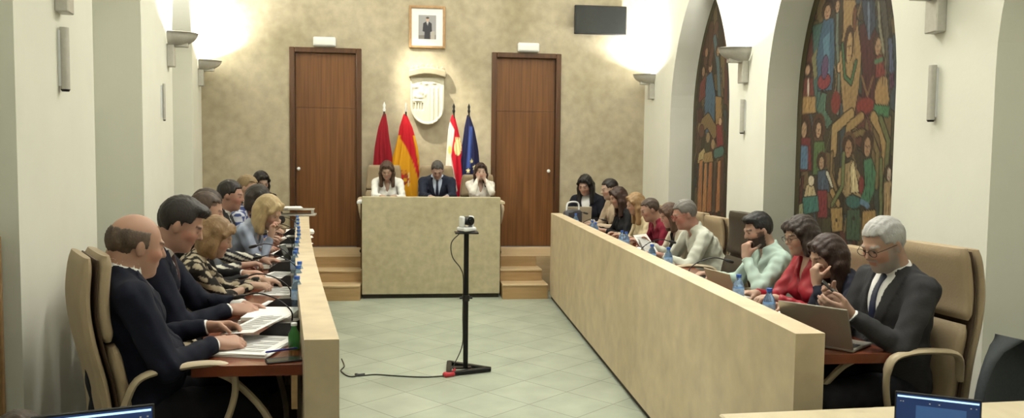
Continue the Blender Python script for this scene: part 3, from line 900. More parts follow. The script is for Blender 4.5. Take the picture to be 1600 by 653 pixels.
MUR2 = [('p',[(7.37,3.14),(7.17,3.14),(7.16,2.76),(7.18,2.34),(7.33,2.32),(7.31,2.71)],(62,92,84),1),
 ('p',[(7.37,2.84),(7.23,2.94),(7.17,2.7),(7.3,2.62)],(112,108,70),0),
 ('p',[(7.15,3.18),(6.97,3.14),(6.93,2.79),(6.96,2.5),(7.21,2.51),(7.27,2.83),(7.2,3.06)],(58,84,104),1),
 ('p',[(7.16,2.99),(7.04,3.03),(7.01,2.62),(7.08,2.6)],(74,110,128),0),
 ('e',7.11,2.59,0.119,0.071,(120,42,46),0,1),
 ('e',7.1,2.72,0.06,0.107,(84,60,90),0.1,1),
 ('e',7.08,3.27,0.094,0.071,(50,34,26),0,0),
 ('e',7.09,3.22,0.065,0.065,(176,136,100),0,1),
 ('p',[(7.14,2.49),(7.05,2.47),(7.08,2.33),(6.93,2.21),(7.02,2.15),(7.23,2.33)],(70,98,80),1),
 ('p',[(7.58,2.48),(7.53,2.51),(7.47,2.47),(7.42,2.5),(7.37,2.46),(7.32,2.49),(7.26,2.45),(7.25,2.31),(7.57,2.31)],(150,118,66),1),
 ('e',7.44,2.74,0.104,0.068,(58,36,26),0,0),
 ('e',7.44,2.73,0.05,0.043,(176,138,104),0,1),
 ('p',[(7.53,2.66),(7.33,2.64),(7.29,2.47),(7.55,2.49)],(104,52,42),1),
 ('l',[(7.42,2.63),(7.41,2.49)],0.03,(190,180,160),0),
 ('e',7.55,3.05,0.067,0.189,(58,44,38),0,1),
 ('l',[(6.91,3.3),(6.9,2.95),(6.84,2.61),(6.84,2.29)],0.045,(94,104,90),1),
 ('e',6.91,3.24,0.038,0.052,(170,134,96),0,1),
 ('e',6.84,2.69,0.034,0.046,(172,136,98),0,1),
 ('p',[(6.81,3.28),(6.61,3.24),(6.55,2.99),(6.48,2.76),(6.5,2.49),(6.55,2.29),(6.74,2.28),(6.8,2.55),(6.84,2.78),(6.79,3.0)],(140,112,68),1),
 ('e',6.68,2.84,0.053,0.134,(172,140,90),0.05,0),
 ('l',[(6.8,2.89),(6.74,2.6),(6.63,2.53),(6.56,2.71)],0.03,(62,98,64),1),
 ('e',6.61,3.08,0.027,0.111,(96,58,38),0,1),
 ('p',[(6.53,3.01),(6.34,3.03),(6.23,2.86),(6.25,2.5),(6.25,2.24),(6.44,2.23),(6.45,2.62)],(72,38,36),1),
 ('l',[(6.46,2.57),(6.36,2.4),(6.29,2.55)],0.025,(110,84,52),0),
 ('e',6.39,2.32,0.136,0.065,(118,40,34),0,0),
 ('e',6.88,2.38,0.079,0.104,(112,40,34),0,0),
 ('p',[(6.51,3.22),(6.31,3.18),(6.28,2.97),(6.37,2.87),(6.46,3.05)],(54,62,76),1),
 ('l',[(6.4,3.17),(6.37,2.88)],0.03,(90,104,120),0),
 ('p',[(6.25,2.73),(6.16,2.71),(6.1,2.54),(6.25,2.54)],(112,44,38),1),
 ('e',6.23,2.79,0.047,0.068,(170,134,96),0,1),
 ('l',[(6.26,2.67),(6.17,2.68)],0.04,(66,106,74),0),
 ('e',6.14,2.4,0.108,0.14,(148,116,68),0,1),
 ('p',[(6.25,2.32),(6.03,2.29),(6.04,2.21),(6.27,2.23)],(64,112,74),1),
 ('p',[(6.23,3.17),(6.15,3.15),(6.07,2.84),(5.99,2.47),(6.04,2.37),(6.12,2.74)],(74,70,60),1),
 ('p',[(6.09,2.84),(6.04,2.83),(5.99,2.57),(6.04,2.54)],(70,80,104),1),
 ('p',[(6.05,2.54),(5.99,2.56),(5.98,2.45),(6.03,2.43)],(82,46,74),1),
 ('l',[(6.25,3.15),(6.22,2.96),(6.15,2.74)],0.03,(120,118,96),0),
 ('l',[(6.61,2.26),(6.88,2.15),(6.89,1.93)],0.1,(150,122,72),1),
 ('l',[(6.44,2.23),(6.64,2.15),(6.69,1.93)],0.08,(142,114,66),1),
 ('l',[(6.26,2.22),(6.12,2.09),(6.06,1.93),(6.1,1.71)],0.09,(150,120,70),1),
 ('l',[(6.15,2.2),(6.03,2.02),(6.04,1.66)],0.05,(96,100,60),1),
 ('l',[(6.69,1.92),(6.59,2.07),(6.44,2.1),(6.27,2.06),(6.17,1.92),(6.17,1.65)],0.05,(112,96,56),1),
 ('e',7.48,2.18,0.131,0.125,(74,44,28),0,0),
 ('e',7.18,2.18,0.122,0.121,(78,48,28),0,0),
 ('p',[(7.61,2.08),(7.34,2.07),(7.29,1.76),(7.64,1.74)],(112,44,44),1),
 ('p',[(7.53,2.0),(7.38,1.99),(7.37,1.77),(7.54,1.77)],(84,116,142),1),
 ('p',[(7.26,2.03),(7.06,2.03),(7.02,1.73),(7.26,1.72)],(78,102,58),1),
 ('e',7.47,2.15,0.061,0.075,(182,146,108),0,1),
 ('e',7.18,2.14,0.056,0.072,(184,148,110),0,1),
 ('e',7.1,1.85,0.096,0.09,(76,42,30),0,0),
 ('p',[(7.16,1.75),(7.0,1.77),(6.93,1.57),(7.15,1.56)],(66,80,96),1),
 ('p',[(7.16,1.57),(6.98,1.58),(6.96,1.33),(7.13,1.32)],(118,40,44),1),
 ('e',7.1,1.83,0.051,0.06,(176,140,104),0,1),
 ('l',[(6.99,1.74),(6.89,1.63)],0.04,(176,172,150),1),
 ('p',[(7.63,1.68),(7.44,1.7),(7.47,1.42),(7.6,1.44)],(92,46,40),1),
 ('e',7.54,1.64,0.041,0.051,(160,128,96),0,1),
 ('p',[(7.38,1.61),(7.26,1.64),(7.17,1.51),(7.43,1.48)],(176,156,112),1),
 ('e',7.29,1.66,0.057,0.049,(196,180,150),0,1),
 ('p',[(7.45,1.49),(7.15,1.52),(7.12,1.38),(7.41,1.33)],(60,110,100),1),
 ('p',[(7.61,1.4),(7.45,1.43),(7.41,1.26),(7.6,1.23)],(150,148,104),1),
 ('p',[(6.77,1.79),(6.56,1.86),(6.43,1.74),(6.39,1.55),(6.64,1.53),(6.8,1.65)],(140,118,78),1),
 ('p',[(6.59,1.79),(6.54,1.86),(6.43,1.59),(6.56,1.58)],(182,166,120),1),
 ('e',6.63,2.0,0.115,0.112,(90,66,42),0,0),
 ('e',6.63,1.96,0.063,0.078,(164,126,88),0,1),
 ('e',6.52,1.5,0.122,0.055,(52,96,88),0,1),
 ('p',[(6.61,1.42),(6.41,1.44),(6.39,1.18),(6.61,1.16)],(64,84,62),1),
 ('p',[(6.38,1.86),(6.26,1.88),(6.19,1.76),(6.2,1.6),(6.29,1.48),(6.41,1.52),(6.34,1.65)],(62,108,78),1),
 ('l',[(6.39,1.51),(6.29,1.48)],0.05,(80,110,136),0),
 ('e',6.33,2.01,0.096,0.107,(66,44,34),0,0),
 ('e',6.33,1.97,0.058,0.08,(168,130,96),0,1),
 ('e',6.4,1.65,0.04,0.076,(116,46,40),0,1),
 ('p',[(6.9,1.42),(6.7,1.44),(6.68,1.24),(6.86,1.21)],(152,122,66),1),
 ('p',[(6.36,1.43),(6.17,1.45),(6.16,1.26),(6.37,1.23)],(150,118,64),1),
 ('l',[(6.89,1.57),(6.77,1.47)],0.06,(148,118,66),1),
 ('e',6.79,1.32,0.018,0.017,(50,40,30),0,0),
 ('e',6.5,1.36,0.021,0.022,(50,40,30),0,0),
 ('l',[(6.71,1.92),(6.71,1.63),(6.88,1.45)],0.04,(100,110,64),1),
 ('l',[(6.91,1.92),(6.92,1.74),(6.82,1.6)],0.04,(120,96,56),1),
 ('l',[(6.12,1.86),(6.09,1.4)],0.04,(98,104,62),1),
 ('p',[(6.06,1.68),(5.97,1.7),(5.93,1.36),(6.05,1.34)],(150,124,84),1),
 ('e',6.0,1.75,0.035,0.051,(192,170,148),0,1)]
MUR1 = [('l',[(9.57,1.21),(9.63,2.01),(9.77,2.65)],0.12,(96,60,42),0),
 ('p',[(10.25,2.94),(10.07,2.99),(9.91,2.66),(9.92,2.22),(10.22,2.18),(10.3,2.57)],(66,92,112),1),
 ('e',10.12,3.05,0.07,0.067,(172,134,96),0,1),
 ('p',[(10.49,2.88),(10.3,2.96),(10.28,2.69),(10.53,2.62)],(110,56,44),1),
 ('e',10.38,3.02,0.059,0.06,(160,126,92),0,1),
 ('e',10.28,3.26,0.053,0.059,(150,112,80),0,1),
 ('l',[(10.13,3.13),(10.01,3.41),(9.93,3.55)],0.12,(92,62,44),1),
 ('l',[(9.99,3.4),(9.85,3.06),(9.77,2.65)],0.1,(80,100,104),1),
 ('e',9.86,3.22,0.049,0.057,(176,144,104),0,1),
 ('p',[(9.91,2.66),(9.7,2.63),(9.65,2.25),(9.85,2.17)],(140,110,62),1),
 ('l',[(10.45,2.28),(10.16,2.37),(9.92,2.21)],0.18,(120,98,60),1),
 ('e',10.39,2.23,0.099,0.086,(98,62,46),0,1),
 ('e',10.14,2.14,0.071,0.067,(140,116,80),0,1),
 ('e',9.95,2.05,0.064,0.066,(150,124,86),0,1),
 ('p',[(10.47,1.93),(10.28,2.0),(10.12,1.85),(10.51,1.8)],(170,150,96),1),
 ('p',[(9.85,2.29),(9.66,2.31),(9.59,2.02),(9.81,1.99)],(120,48,48),1),
 ('e',9.72,2.33,0.048,0.048,(176,140,104),0,1),
 ('l',[(9.85,1.93),(9.63,1.96)],0.12,(70,104,96),1),
 ('p',[(10.44,1.83),(10.32,1.85),(10.31,1.16),(10.49,1.13)],(168,110,58),1),
 ('p',[(10.24,1.83),(10.15,1.85),(10.14,1.17),(10.29,1.15)],(178,122,64),1),
 ('p',[(10.07,1.83),(9.96,1.85),(9.95,1.19),(10.12,1.16)],(160,100,52),1),
 ('p',[(9.89,1.83),(9.82,1.85),(9.82,1.19),(9.93,1.17)],(90,74,60),1),
 ('p',[(9.75,1.83),(9.67,1.85),(9.66,1.21),(9.79,1.18)],(170,112,58),1),
 ('p',[(9.6,1.83),(9.54,1.85),(9.53,1.21),(9.64,1.19)],(80,60,48),1),
 ('p',[(10.27,1.93),(9.99,1.96),(9.93,1.83),(10.26,1.81)],(150,120,70),1),
 ('e',10.46,2.45,0.075,0.103,(78,44,36),0,1)]
def mural(lab, a, b, shapes, seed):
    zs, rise = 2.4, 1.75; ny, nz = int((b-a)/.0125), int(3.95/.0125)
    off = .325; th = .02
    a += .004; b -= .004
    ys = np.linspace(a, b, ny+1); top = np.array([arch_z(y, a, b, zs, rise)-.006 for y in ys])
    z0 = .205
    V = []
    tt = np.linspace(0, 1, nz+1)
    YY = np.repeat(ys[:, None], nz+1, 1); ZZ = z0+(top[:, None]-z0)*tt[None]
    X = wallR(YY)+off
    V = np.stack([X, YY, ZZ], -1).reshape(-1, 3)
    I = np.arange((ny+1)*(nz+1)).reshape(ny+1, nz+1)
    F = np.stack([I[:-1, :-1], I[:-1, 1:], I[1:, 1:], I[1:, :-1]], -1).reshape(-1, 4)
    n = len(V); V2 = V.copy(); V2[:, 0] += th
    F2 = F[:, ::-1]+n
    rim = np.concatenate([I[:, 0], I[-1, 1:], I[::-1, -1][1:], I[0, ::-1][1:]])
    E4 = np.stack([rim[:-1], rim[1:], rim[1:]+n, rim[:-1]+n], -1)
    V = np.concatenate([V, V2]); F = np.concatenate([F, F2, E4])
    p = Paint(V[:, 1], V[:, 2], hexc(62, 52, 38)); r = np.random.default_rng(seed)
    pal = [(84, 60, 42), (70, 66, 44), (96, 80, 50), (58, 64, 56), (86, 48, 40), (60, 70, 74), (104, 86, 54), (52, 40, 32)]
    for i in range(70):
        y = r.uniform(a, b); z = r.uniform(.3, 4); h = r.uniform(.1, .4); w = r.uniform(.05, .16); sl = r.uniform(-.08, .08)
        p.poly([(y-w, z-h), (y+w*.7, z-h*.8), (y+w+sl, z+h), (y-w*.6+sl, z+h*.9)], hexc(*pal[i % 8]), line=hexc(36, 30, 22), lw=.012)
    dk = hexc(34, 28, 20)
    for i in range(60):
        y = r.uniform(a, b); z = r.uniform(.3, 4); q = [(y+.05*math.sin(k*1.1+i), z+.09*k) for k in range(5)]
        p.line(q, r.uniform(.015, .04), hexc(*pal[(i*3) % 8])*1.25, line=dk, lw=.006)
    for s in shapes:
        if s[0] == 'e':
            face = s[5][0] > 155 and s[3] > .03 and s[4] > .05
            if face: p.ell(s[1]+.01, s[2]+s[4]*.25, s[3]*1.5, s[4]*1.2, hexc(66, 46, 32), line=dk, lw=.006)
            p.ell(s[1], s[2], s[3]*(.85 if face else 1), s[4], hexc(*s[5])*(.78 if face else 1), s[6], line=dk if s[7] else None, lw=.009)
            if face:      # faces: brow line, eyes and mouth
                y, z, w, h = s[1:5]
                for q in (-1, 1): p.ell(y+q*w*.38, z+h*.12, w*.16, h*.07, dk)
                p.line([(y, z+h*.1), (y-w*.08, z-h*.2)], .006, dk); p.line([(y-w*.25, z-h*.48), (y+w*.25, z-h*.48)], .008, hexc(110, 50, 40))
        elif s[0] == 'p':
            p.poly(s[1], hexc(*s[2]), line=dk if s[3] else None, lw=.009)
            if s[3]:                                           # drapery lines follow the shape
                P_ = np.array(s[1]); c = P_.mean(0); dkc = hexc(*[int(v*.62) for v in s[2]])
                zt_, zb_ = P_[:, 1].max(), P_[:, 1].min(); wd_ = P_[:, 0].max()-P_[:, 0].min(); lt = hexc(*[min(255, int(v*1.25)) for v in s[2]])
                for k in (-.24, .02, .22):
                    q_ = [(c[0]+k*wd_*(.75+.3*math.sin(5*u+k*9)), zb_+(zt_-zb_)*u) for u in (.12, .3, .5, .7, .88)]
                    p.line(q_[:4 if k > 0 else 5], .007, dkc if k != .02 else lt)
        else: p.line(s[1], s[2], hexc(*s[3]), line=dk if s[4] else None, lw=.012)
    # border strip
    w = (b-a)/2; c = (a+b)/2; R = (w*w+rise*rise)/(2*w)
    dy = np.abs(V[:, 1]-c); dz = np.maximum(V[:, 2]-zs, 0); d = R-np.hypot(dy+R-w, dz)
    p._put(np.where(d < .1, -1, 1)*1., hexc(78, 70, 44), .002); p._put(np.abs(d-.1)-.008, dk, .004)
    sh = .80+.12*np.sin(V[:, 1]*90+V[:, 2]*37)*np.sin(V[:, 2]*61-V[:, 1]*22)+r.normal(0, .035, len(V))
    g_ = p.C.mean(1, keepdims=True); C_ = (g_+(p.C-g_)*.82)*sh[:, None]*1.0
    o = mesh_obj('mural', V, F, M['mural']); paint(o, np.clip(C_, 0, 1))
    return tag(o, lab, 'mural')
mural('tall pointed mural of crowned figures and riders behind the grey-bearded man', 5.43, 7.63, MUR2, 3)
mural('tall pointed mural mostly hidden behind the pillar, near the far right corner', 8.60, 10.75, MUR1, 5)
# edge of a further panel in the nearest niche of the left wall
t = thing('gilded_screen', 'dark gilded screen edge in the nearest left niche', 'screen panel', (wallL(3.9)-.11, 3.9, .2), aL)
MB().box((0, .03, .72), (.03, .34, 1.05), bev=.004).build('panel', M['leather_dark'], t)
MB().box((.02, .19, .72), (.03, .03, 1.05), bev=.004).build('edge', M['picture_wood'], t)

# ------------------------------------------------------------------ back wall furnishings
t = thing('exit_light', 'white emergency light box above the left door', 'emergency light', (-1.32, 12.065, 3.435))
MB().box((0, -.045, .065), (.32, .085, .13), bev=.012).build('housing', M['white_plastic'], t); MB().box((0, -.092, .055), (.28, .012, .08), bev=.004).build('diffuser', M['paper'], t)
t = thing('exit_light', 'white emergency light box above the right door', 'emergency light', (1.675, 12.065, 3.435))
MB().box((0, -.045, .065), (.32, .085, .13), bev=.012).build('housing', M['white_plastic'], t); MB().box((0, -.092, .055), (.28, .012, .08), bev=.004).build('diffuser', M['paper'], t)

t = thing('framed_portrait', 'framed standing portrait photograph hung high on the back wall', 'picture', (.165, 12.068, 3.76))
W_, H_ = .53, .62
mb = MB()
for s in (-1, 1):
    mb.box((s*(W_/2-.018), -.02, 0), (.036, .04, H_), bev=.006); mb.box((0, -.02, s*(H_/2-.018)), (W_-.075, .04, .036), bev=.006)
mb.build('picture_frame', M['picture_wood'], t)
MB().box((0, -.010, 0), (W_-.07, .012, H_-.07)).build('mount', M['paper'], t)
n1, n2 = 52, 68; gx, gz = np.meshgrid(np.linspace(-.13, .13, n1), np.linspace(-.175, .175, n2), indexing='ij')
V = np.stack([gx, np.full_like(gx, -.0175), gz], -1).reshape(-1, 3); I = np.arange(n1*n2).reshape(n1, n2)
F = np.stack([I[:-1, :-1], I[1:, :-1], I[1:, 1:], I[:-1, 1:]], -1).reshape(-1, 4)
p = Paint(V[:, 0], V[:, 2], hexc(150, 150, 152))
p.poly([(-.13, -.175), (.13, -.175), (.13, -.11), (-.13, -.12)], hexc(120, 116, 112)); p.poly([(.05, -.175), (.11, -.175), (.11, -.06), (.05, -.05)], hexc(170, 165, 158))
p.poly([(-.06, .055), (-.02, .08), (.03, .08), (.065, .055), (.07, -.06), (.045, -.07), (.04, -.175), (-.045, -.175), (-.04, -.07), (-.07, -.06)], hexc(46, 46, 52))
p.poly([(-.012, .078), (.018, .078), (.004, .01)], hexc(215, 215, 215)); p.line([(.003, .07), (.003, .015)], .007, hexc(60, 60, 80))
p.ell(.004, .112, .022, .031, hexc(190, 160, 140)); p.ell(.004, .135, .024, .016, hexc(70, 62, 56))
o = mesh_obj('photograph', V, F, M['photo'], t); paint(o, p.C)

t = thing('wall_screen', 'dark flat screen mounted high on the back wall at right', 'screen', (2.76, 12.065, 3.93), math.radians(0))
MB().box((0, -.03, 0), (.5, .06, .22)).build('mount', M['black_plastic'], t)
MB().box((0, -.085, 0), (.80, .05, .43), bev=.01).build('bezel', M['black_plastic'], t)
MB().box((.0, -.113, 0), (.76, .006, .39)).build('display', M['screen_off'], t)

# carved coat of arms
def shield_d(x, z, grow=0.):
    """signed distance-ish of a round-bottomed shield, width .50, top z=.34, bottom z=-.40"""
    w = .245+grow
    d1 = np.abs(x)-w; d2 = z-(.30+grow)
    c = np.sqrt((x/(w))**2+(np.minimum(z+.13, 0)/(.27+grow))**2)-1
    return np.maximum(np.maximum(d1, d2), c*.22)
s = SDF()
s.ell((0, 0, 0), (.45, .02, .6), None, .001)
def carve(P, which):
    x, y, z = P[:, 0], P[:, 1], P[:, 2]
    h = .115-.22*x*x-.02*np.clip(-z, 0, 1)                       # bowed front face
    rel = .012*(np.clip(np.sin(x*95), 0, 1)*(x > .02)*(z < .15))
    for (cx, cz, a, b) in ((-.16, .15, .05, .02), (-.10, .10, .03, .05), (-.18, .02, .02, .03), (-.11, .0, .05, .02), (-.07, .06, .02, .035), (-.14, -.05, .06, .012), (-.02, .2, .03, .02), (-.10, .22, .02, .03), (.1, .21, .03, .015), (-.03, .04, .018, .03)):
        rel = rel+.016*np.exp(-(((x-cx)/a)**2+((z-cz)/b)**2))
    for cx in (-.19, -.15, -.11, -.07): rel = rel-.022*(np.abs(x-cx) < .009)*(np.abs(z+.13) < .05)
    h = h+rel
    h = np.where(z > .235-.9*x*x, .045, h)                        # hollow below the crown
    body = np.maximum(np.maximum(shield_d(x, z), -y-h), y-.0)
    edge = np.maximum(np.maximum(np.abs(shield_d(x, z)+.012)-.012, -y-h-.012), y)
    # crown: broad band overhanging the top with leaf-shaped points
    zc = .30+.045*np.cos(x*6)
    band = np.maximum(np.maximum(np.abs(x)-.27, np.abs(z-zc-.045)-.045), np.maximum(-y-.16+.5*x*x, y))
    pts = np.full(len(x), 1.)
    for cx, r_ in ((-.23, .030), (-.15, .022), (-.08, .036), (0, .024), (.08, .036), (.15, .022), (.23, .030)):
        pts = np.minimum(pts, np.sqrt((x-cx)**2+((z-zc-.11)*.8)**2)-r_)
        pts = np.minimum(pts, np.maximum(np.abs(x-cx)-.012, np.abs(z-zc-.09)-.03))
    pts = np.maximum(pts, np.maximum(-y-.14+.5*x*x, y+.05))
    fill = np.maximum(np.maximum(np.abs(x)-.245, np.abs(z-.33)-.09), np.maximum(-y-.035, y))
    edge = np.where(z > .2, 1., edge)
    if which == 'shield': return np.minimum(np.minimum(body, edge), 9.)
    return np.minimum(np.minimum(band, pts), fill)
class S2(SDF):
    def bounds(s): return np.array([-.32, -.2, -.44]), np.array([.32, .03, .54])
    def ev(s, P): return carve(P.astype(np.float64), s.which).astype(np.float32)
ca = thing('coat_of_arms', 'x', 'x', (.17, 12.068, 2.72))
for wh, mm in (('shield', 'relief'), ('crown', 'suede')):
    q_ = S2(); q_.which = wh; V, F = q_.mesh(.007); mesh_obj(wh, V, F, M[mm], ca, True)
tag(ca, 'carved pale stone coat of arms with crown on the back wall', 'coat of arms')

# ------------------------------------------------------------------ flags on poles
def flag(x, tilt, lab, painter, finial, w=.40, dark=False):
    t = thing('flag_stand', lab, 'flag', (x, 11.72, .49), 0)
    smooth_ang(MB().tube([(0, 0, .03), (tilt, 0, 2.02)], .014, 10).build('pole', M['leather_dark'], t))
    smooth_ang(MB().lathe([(.001, 0), (.15, 0), (.15, .02), (.05, .05), (.03, .10), (.001, .10)], (0, 0, 0), 24).build('base', M['chrome'], t))
    smooth_ang(MB().lathe([(.001, 0), (.016, .0), (.022, .03), (.014, .05), (.020, .09), (.001, .14)], (tilt, 0, 2.0), 12).build('finial', finial, t))
    n, m_ = 96, 90; V = []
    for j in range(m_+1):
        v = j/m_; z = 1.97-1.50*v
        sp = .018+(w/2)*(.12*min(1, v*8)+.95*v**.85)
        for i in range(n):
            a = 2*PI*i/n
            fold = 1+.22*min(1, v*3)*math.sin(a*9+1.2*math.sin(v*5)+x*3)+.1*math.sin(a*4+v*4)
            V.append((tilt*(z/2.02)+math.cos(a)*sp*fold+.012*math.sin(v*9+x*7), math.sin(a)*sp*.42*fold, z))
    V = np.array(V); F = []
    I = np.arange((m_+1)*n).reshape(m_+1, n)
    F = np.stack([I[:-1], np.roll(I[:-1], -1, 1), np.roll(I[1:], -1, 1), I[1:]], -1).reshape(-1, 4)
    o = mesh_obj('flag_cloth', V, F[:, ::-1], M['flag'], t, True)
    p = Paint(V[:, 0], V[:, 2], (0, 0, 0)); painter(p); paint(o, p.C)
def fl1(p): p.C[:] = hexc(138, 12, 30); p.poly([(.02, 1.6), (.1, 1.3), (.12, .6), (.03, .6)], hexc(120, 8, 26), soft=.03)
def fl2(p):
    p.C[:] = hexc(205, 146, 22)
    p.poly([(-.2, 2.0), (.2, 2.0), (.2, 1.66), (-.2, 1.66)], hexc(178, 16, 32), soft=.012)
    p.poly([(-.02, 2.0), (.06, 2.0), (.20, 1.30), (.26, .9), (.12, 1.30), (.03, 1.50), (-.05, 1.62)], hexc(178, 16, 32), soft=.012)
    p.poly([(-.30, .98), (-.14, .82), (-.02, .4), (-.4, .4)], hexc(150, 14, 30), soft=.012)
    p.ell(.0, 1.04, .058, .085, hexc(150, 60, 38), line=hexc(120, 40, 30)); p.ell(.0, 1.13, .04, .03, hexc(196, 130, 40), line=hexc(120, 50, 30), lw=.006)
    for q in (-1, 1): p.line([(q*.075, .94), (q*.075, 1.12)], .018, hexc(214, 196, 150)); p.line([(q*.09, .99), (q*.06, 1.06)], .012, hexc(160, 40, 34))
    p.poly([(-.04, 1.05), (.0, 1.05), (.0, 1.1), (-.04, 1.1)], hexc(190, 20, 30)); p.poly([(0, .99), (.04, .99), (.04, 1.05), (0, 1.05)], hexc(200, 150, 30))
def fl3(p):
    p.C[:] = hexc(186, 20, 42)
    p.poly([(-.3, 1.36), (-.07, 1.38), (.0, 1.0), (.06, .72), (-.02, .4), (-.4, .4)], hexc(226, 220, 212), soft=.012)
    p.poly([(-.10, 1.9), (-.02, 1.75), (-.07, 1.35), (-.2, 1.35)], hexc(220, 212, 204), soft=.012)
    p.ell(.03, 1.50, .055, .12, hexc(236, 222, 160)); p.ell(-.085, 1.46, .028, .06, hexc(232, 208, 120))
    for q in (-.03, 0, .03): p.poly([(.03+q-.01, 1.60), (.03+q+.01, 1.60), (.03+q+.01, 1.64), (.03+q-.01, 1.64)], hexc(236, 222, 160))
    p.line([(-.10, 1.2), (-.085, 1.0), (-.12, .85)], .03, hexc(112, 60, 90)); p.ell(-.02, .78, .03, .05, hexc(120, 60, 96))
    p.poly([(.0, .85), (.12, .9), (.16, .4), (.02, .4)], hexc(180, 24, 56), soft=.01)
def fl4(p):
    p.C[:] = hexc(22, 24, 62)
    p.poly([(-.02, 1.8), (.02, 1.8), (.0, 1.2), (-.06, 1.2)], hexc(60, 82, 150), soft=.03)
    for (x, z) in ((-.04, 1.16), (.06, 1.21), (.01, 1.30), (-.10, 1.04), (.12, 1.08), (-.10, .86), (.10, .86), (.0, .78)):
        P_ = []
        for k in range(10):
            a = PI/2+k*PI/5; r = .040 if k % 2 == 0 else .018; P_.append((x+r*.8*math.cos(a), z+r*math.sin(a)))
        p.poly(P_, hexc(232, 222, 170))
flag(-.50, .05, 'plain crimson flag on a pole, leftmost behind the desk', fl1, M['white_plastic'], .30)
flag(-.17, .03, 'red and yellow flag with coat of arms on a pole behind the desk', fl2, M['chrome'], .46)
flag(.58, -.03, 'red and white flag with golden castles on a pole behind the desk', fl3, M['black_metal'], .30)
flag(.80, -.03, 'dark blue flag with pale stars on a pole behind the desk', fl4, M['black_metal'], .33)
# ------------------------------------------------------------------ executive chairs
def slab(prof, name, m, parent, n=20, e=3.2):
    """loft of rounded cross sections; prof = [(y, z, half width, half thickness, angle)]"""
    V = []; F = []
    for (y, z, hw, ht, an) in prof:
        for k in range(n):
            a = 2*PI*k/n; c, s = math.cos(a), math.sin(a)
            u = hw*math.copysign(abs(c)**(2/e), c); v = ht*math.copysign(abs(s)**(2/e), s)
            V.append((u, y+v*math.cos(an), z+v*math.sin(an)))
    for i in range(len(prof)-1):
        for k in range(n): F.append((i*n+k, i*n+(k+1) % n, (i+1)*n+(k+1) % n, (i+1)*n+k))
    F += [tuple(range(n))[::-1], tuple((len(prof)-1)*n+k for k in range(n))]
    return smooth_ang(mesh_obj(name, V, F, m, parent, True), 50)
def loft(pts, hw, ht, taper=.75, n=26):
    """pts along the centre line in (y,z)"""
    P = [(p.y, p.z) for p in arc_pts([(0, a, b) for a, b in pts], 6)]; out = []; N_ = len(P)
    for i, (y, z) in enumerate(P):
        a, b = P[max(i-1, 0)], P[min(i+1, N_-1)]; an = math.atan2(b[1]-a[1], b[0]-a[0])-PI/2
        t = i/(N_-1); ed = min(t, 1-t)*N_
        k = min(1, .55+.45*math.sqrt(min(ed/2.2, 1)))
        w = hw(t) if callable(hw) else hw
        out.append((y, z, w*(.9+.1*k), ht*k, an))
    return out
def make_chair(leather, label):
    t = thing('executive_chair', label, 'chair')
    # seat cushion is lofted front to back
    pr = []
    for i in range(9):
        y = -.20+.50*i/8; k = min(1, .6+.4*math.sqrt(min(i, 8-i)/2)) if 0 < i < 8 else .6
        pr.append((y, .415-(.02 if i == 8 else 0), .25*(.94+.06*k), .055*k, PI/2))
    slab(pr, 'seat', leather, t)
    bk = [(-.205, .40), (-.205, .54), (-.222, .70), (-.262, .88), (-.278, 1.03), (-.262, 1.20)]
    wd = lambda q: .235+.025*math.sin(PI*q)-.02*q
    low = loft([(-.150, .42), (-.150, .54), (-.166, .69), (-.200, .855)], lambda q: wd(q*.6), .035)
    upp = loft([(-.212, .875), (-.226, .97), (-.224, 1.08), (-.208, 1.205)], lambda q: wd(.6+q*.4), .035)
    b = slab(low, 'backrest', leather, t); slab(upp, 'headrest', leather, t)
    sh = slab(loft([(y-.012, z) for y, z in bk], lambda q: wd(q)+.008, .026), 'back_shell', leather, t)
    slab(loft([(-.180, .42), (-.180, .54), (-.196, .69), (-.234, .86), (-.252, 1.0), (-.240, 1.19)], lambda q: wd(q)+.003, .009), 'seam', M['seam'], t)
    for s in (-1, 1):
        path = arc_pts([(s*.245, -.17, .60), (s*.285, -.12, .725), (s*.295, .0, .755), (s*.295, .15, .755), (s*.292, .245, .72), (s*.285, .26, .60), (s*.25, .20, .43), (s*.20, .12, .385)], 5)
        vs = []; fs = []; n = 10; N_ = len(path)
        for i, p in enumerate(path):
            a = path[max(i-1, 0)]; c = path[min(i+1, N_-1)]; tg = (c-a).normalized(); sd = Vector((1, 0, 0)); up = sd.cross(tg).normalized()
            w = .026 if i < N_*.62 else .018
            for k in range(n):
                g = 2*PI*k/n; vs.append(p+sd*w*math.cos(g)+up*.014*math.sin(g))
        for i in range(N_-1):
            for k in range(n): fs.append((i*n+k, i*n+(k+1) % n, (i+1)*n+(k+1) % n, (i+1)*n+k))
        fs += [tuple(range(n))[::-1], tuple((N_-1)*n+k for k in range(n))]
        smooth_ang(mesh_obj('armrest', vs, fs, M['tan_plastic'], t, True))
    smooth_ang(MB().tube([(0, 0, .09), (0, 0, .22)], .03, 14).tube([(0, 0, .20), (0, 0, .37)], .018, 14).build('gas_lift', M['black_metal'], t))
    MB().box((0, 0, .355), (.2, .24, .03), bev=.008).build('tilt_plate', M['black_metal'], t)
    for k in range(5):
        a = 2*PI*k/5+.3; d = Vector((math.cos(a), math.sin(a), 0))
        lg = smooth_ang(MB().tube([d*.02+Vector((0, 0, .105)), d*.17+Vector((0, 0, .095)), d*.29+Vector((0, 0, .07))], [.026, .021, .015], 8).build('leg', M['tan_plastic'], t))
        c = d*.29; sd = Vector((-d.y, d.x, 0))
        smooth_ang(MB().tube([c-sd*.022+Vector((0, 0, .029)), c+sd*.022+Vector((0, 0, .029))], .028, 14).tube([c+Vector((0, 0, .05)), c+Vector((0, 0, .075))], .008, 8).build('caster', M['black_plastic'], lg))
    return t
chair_proto = [None]
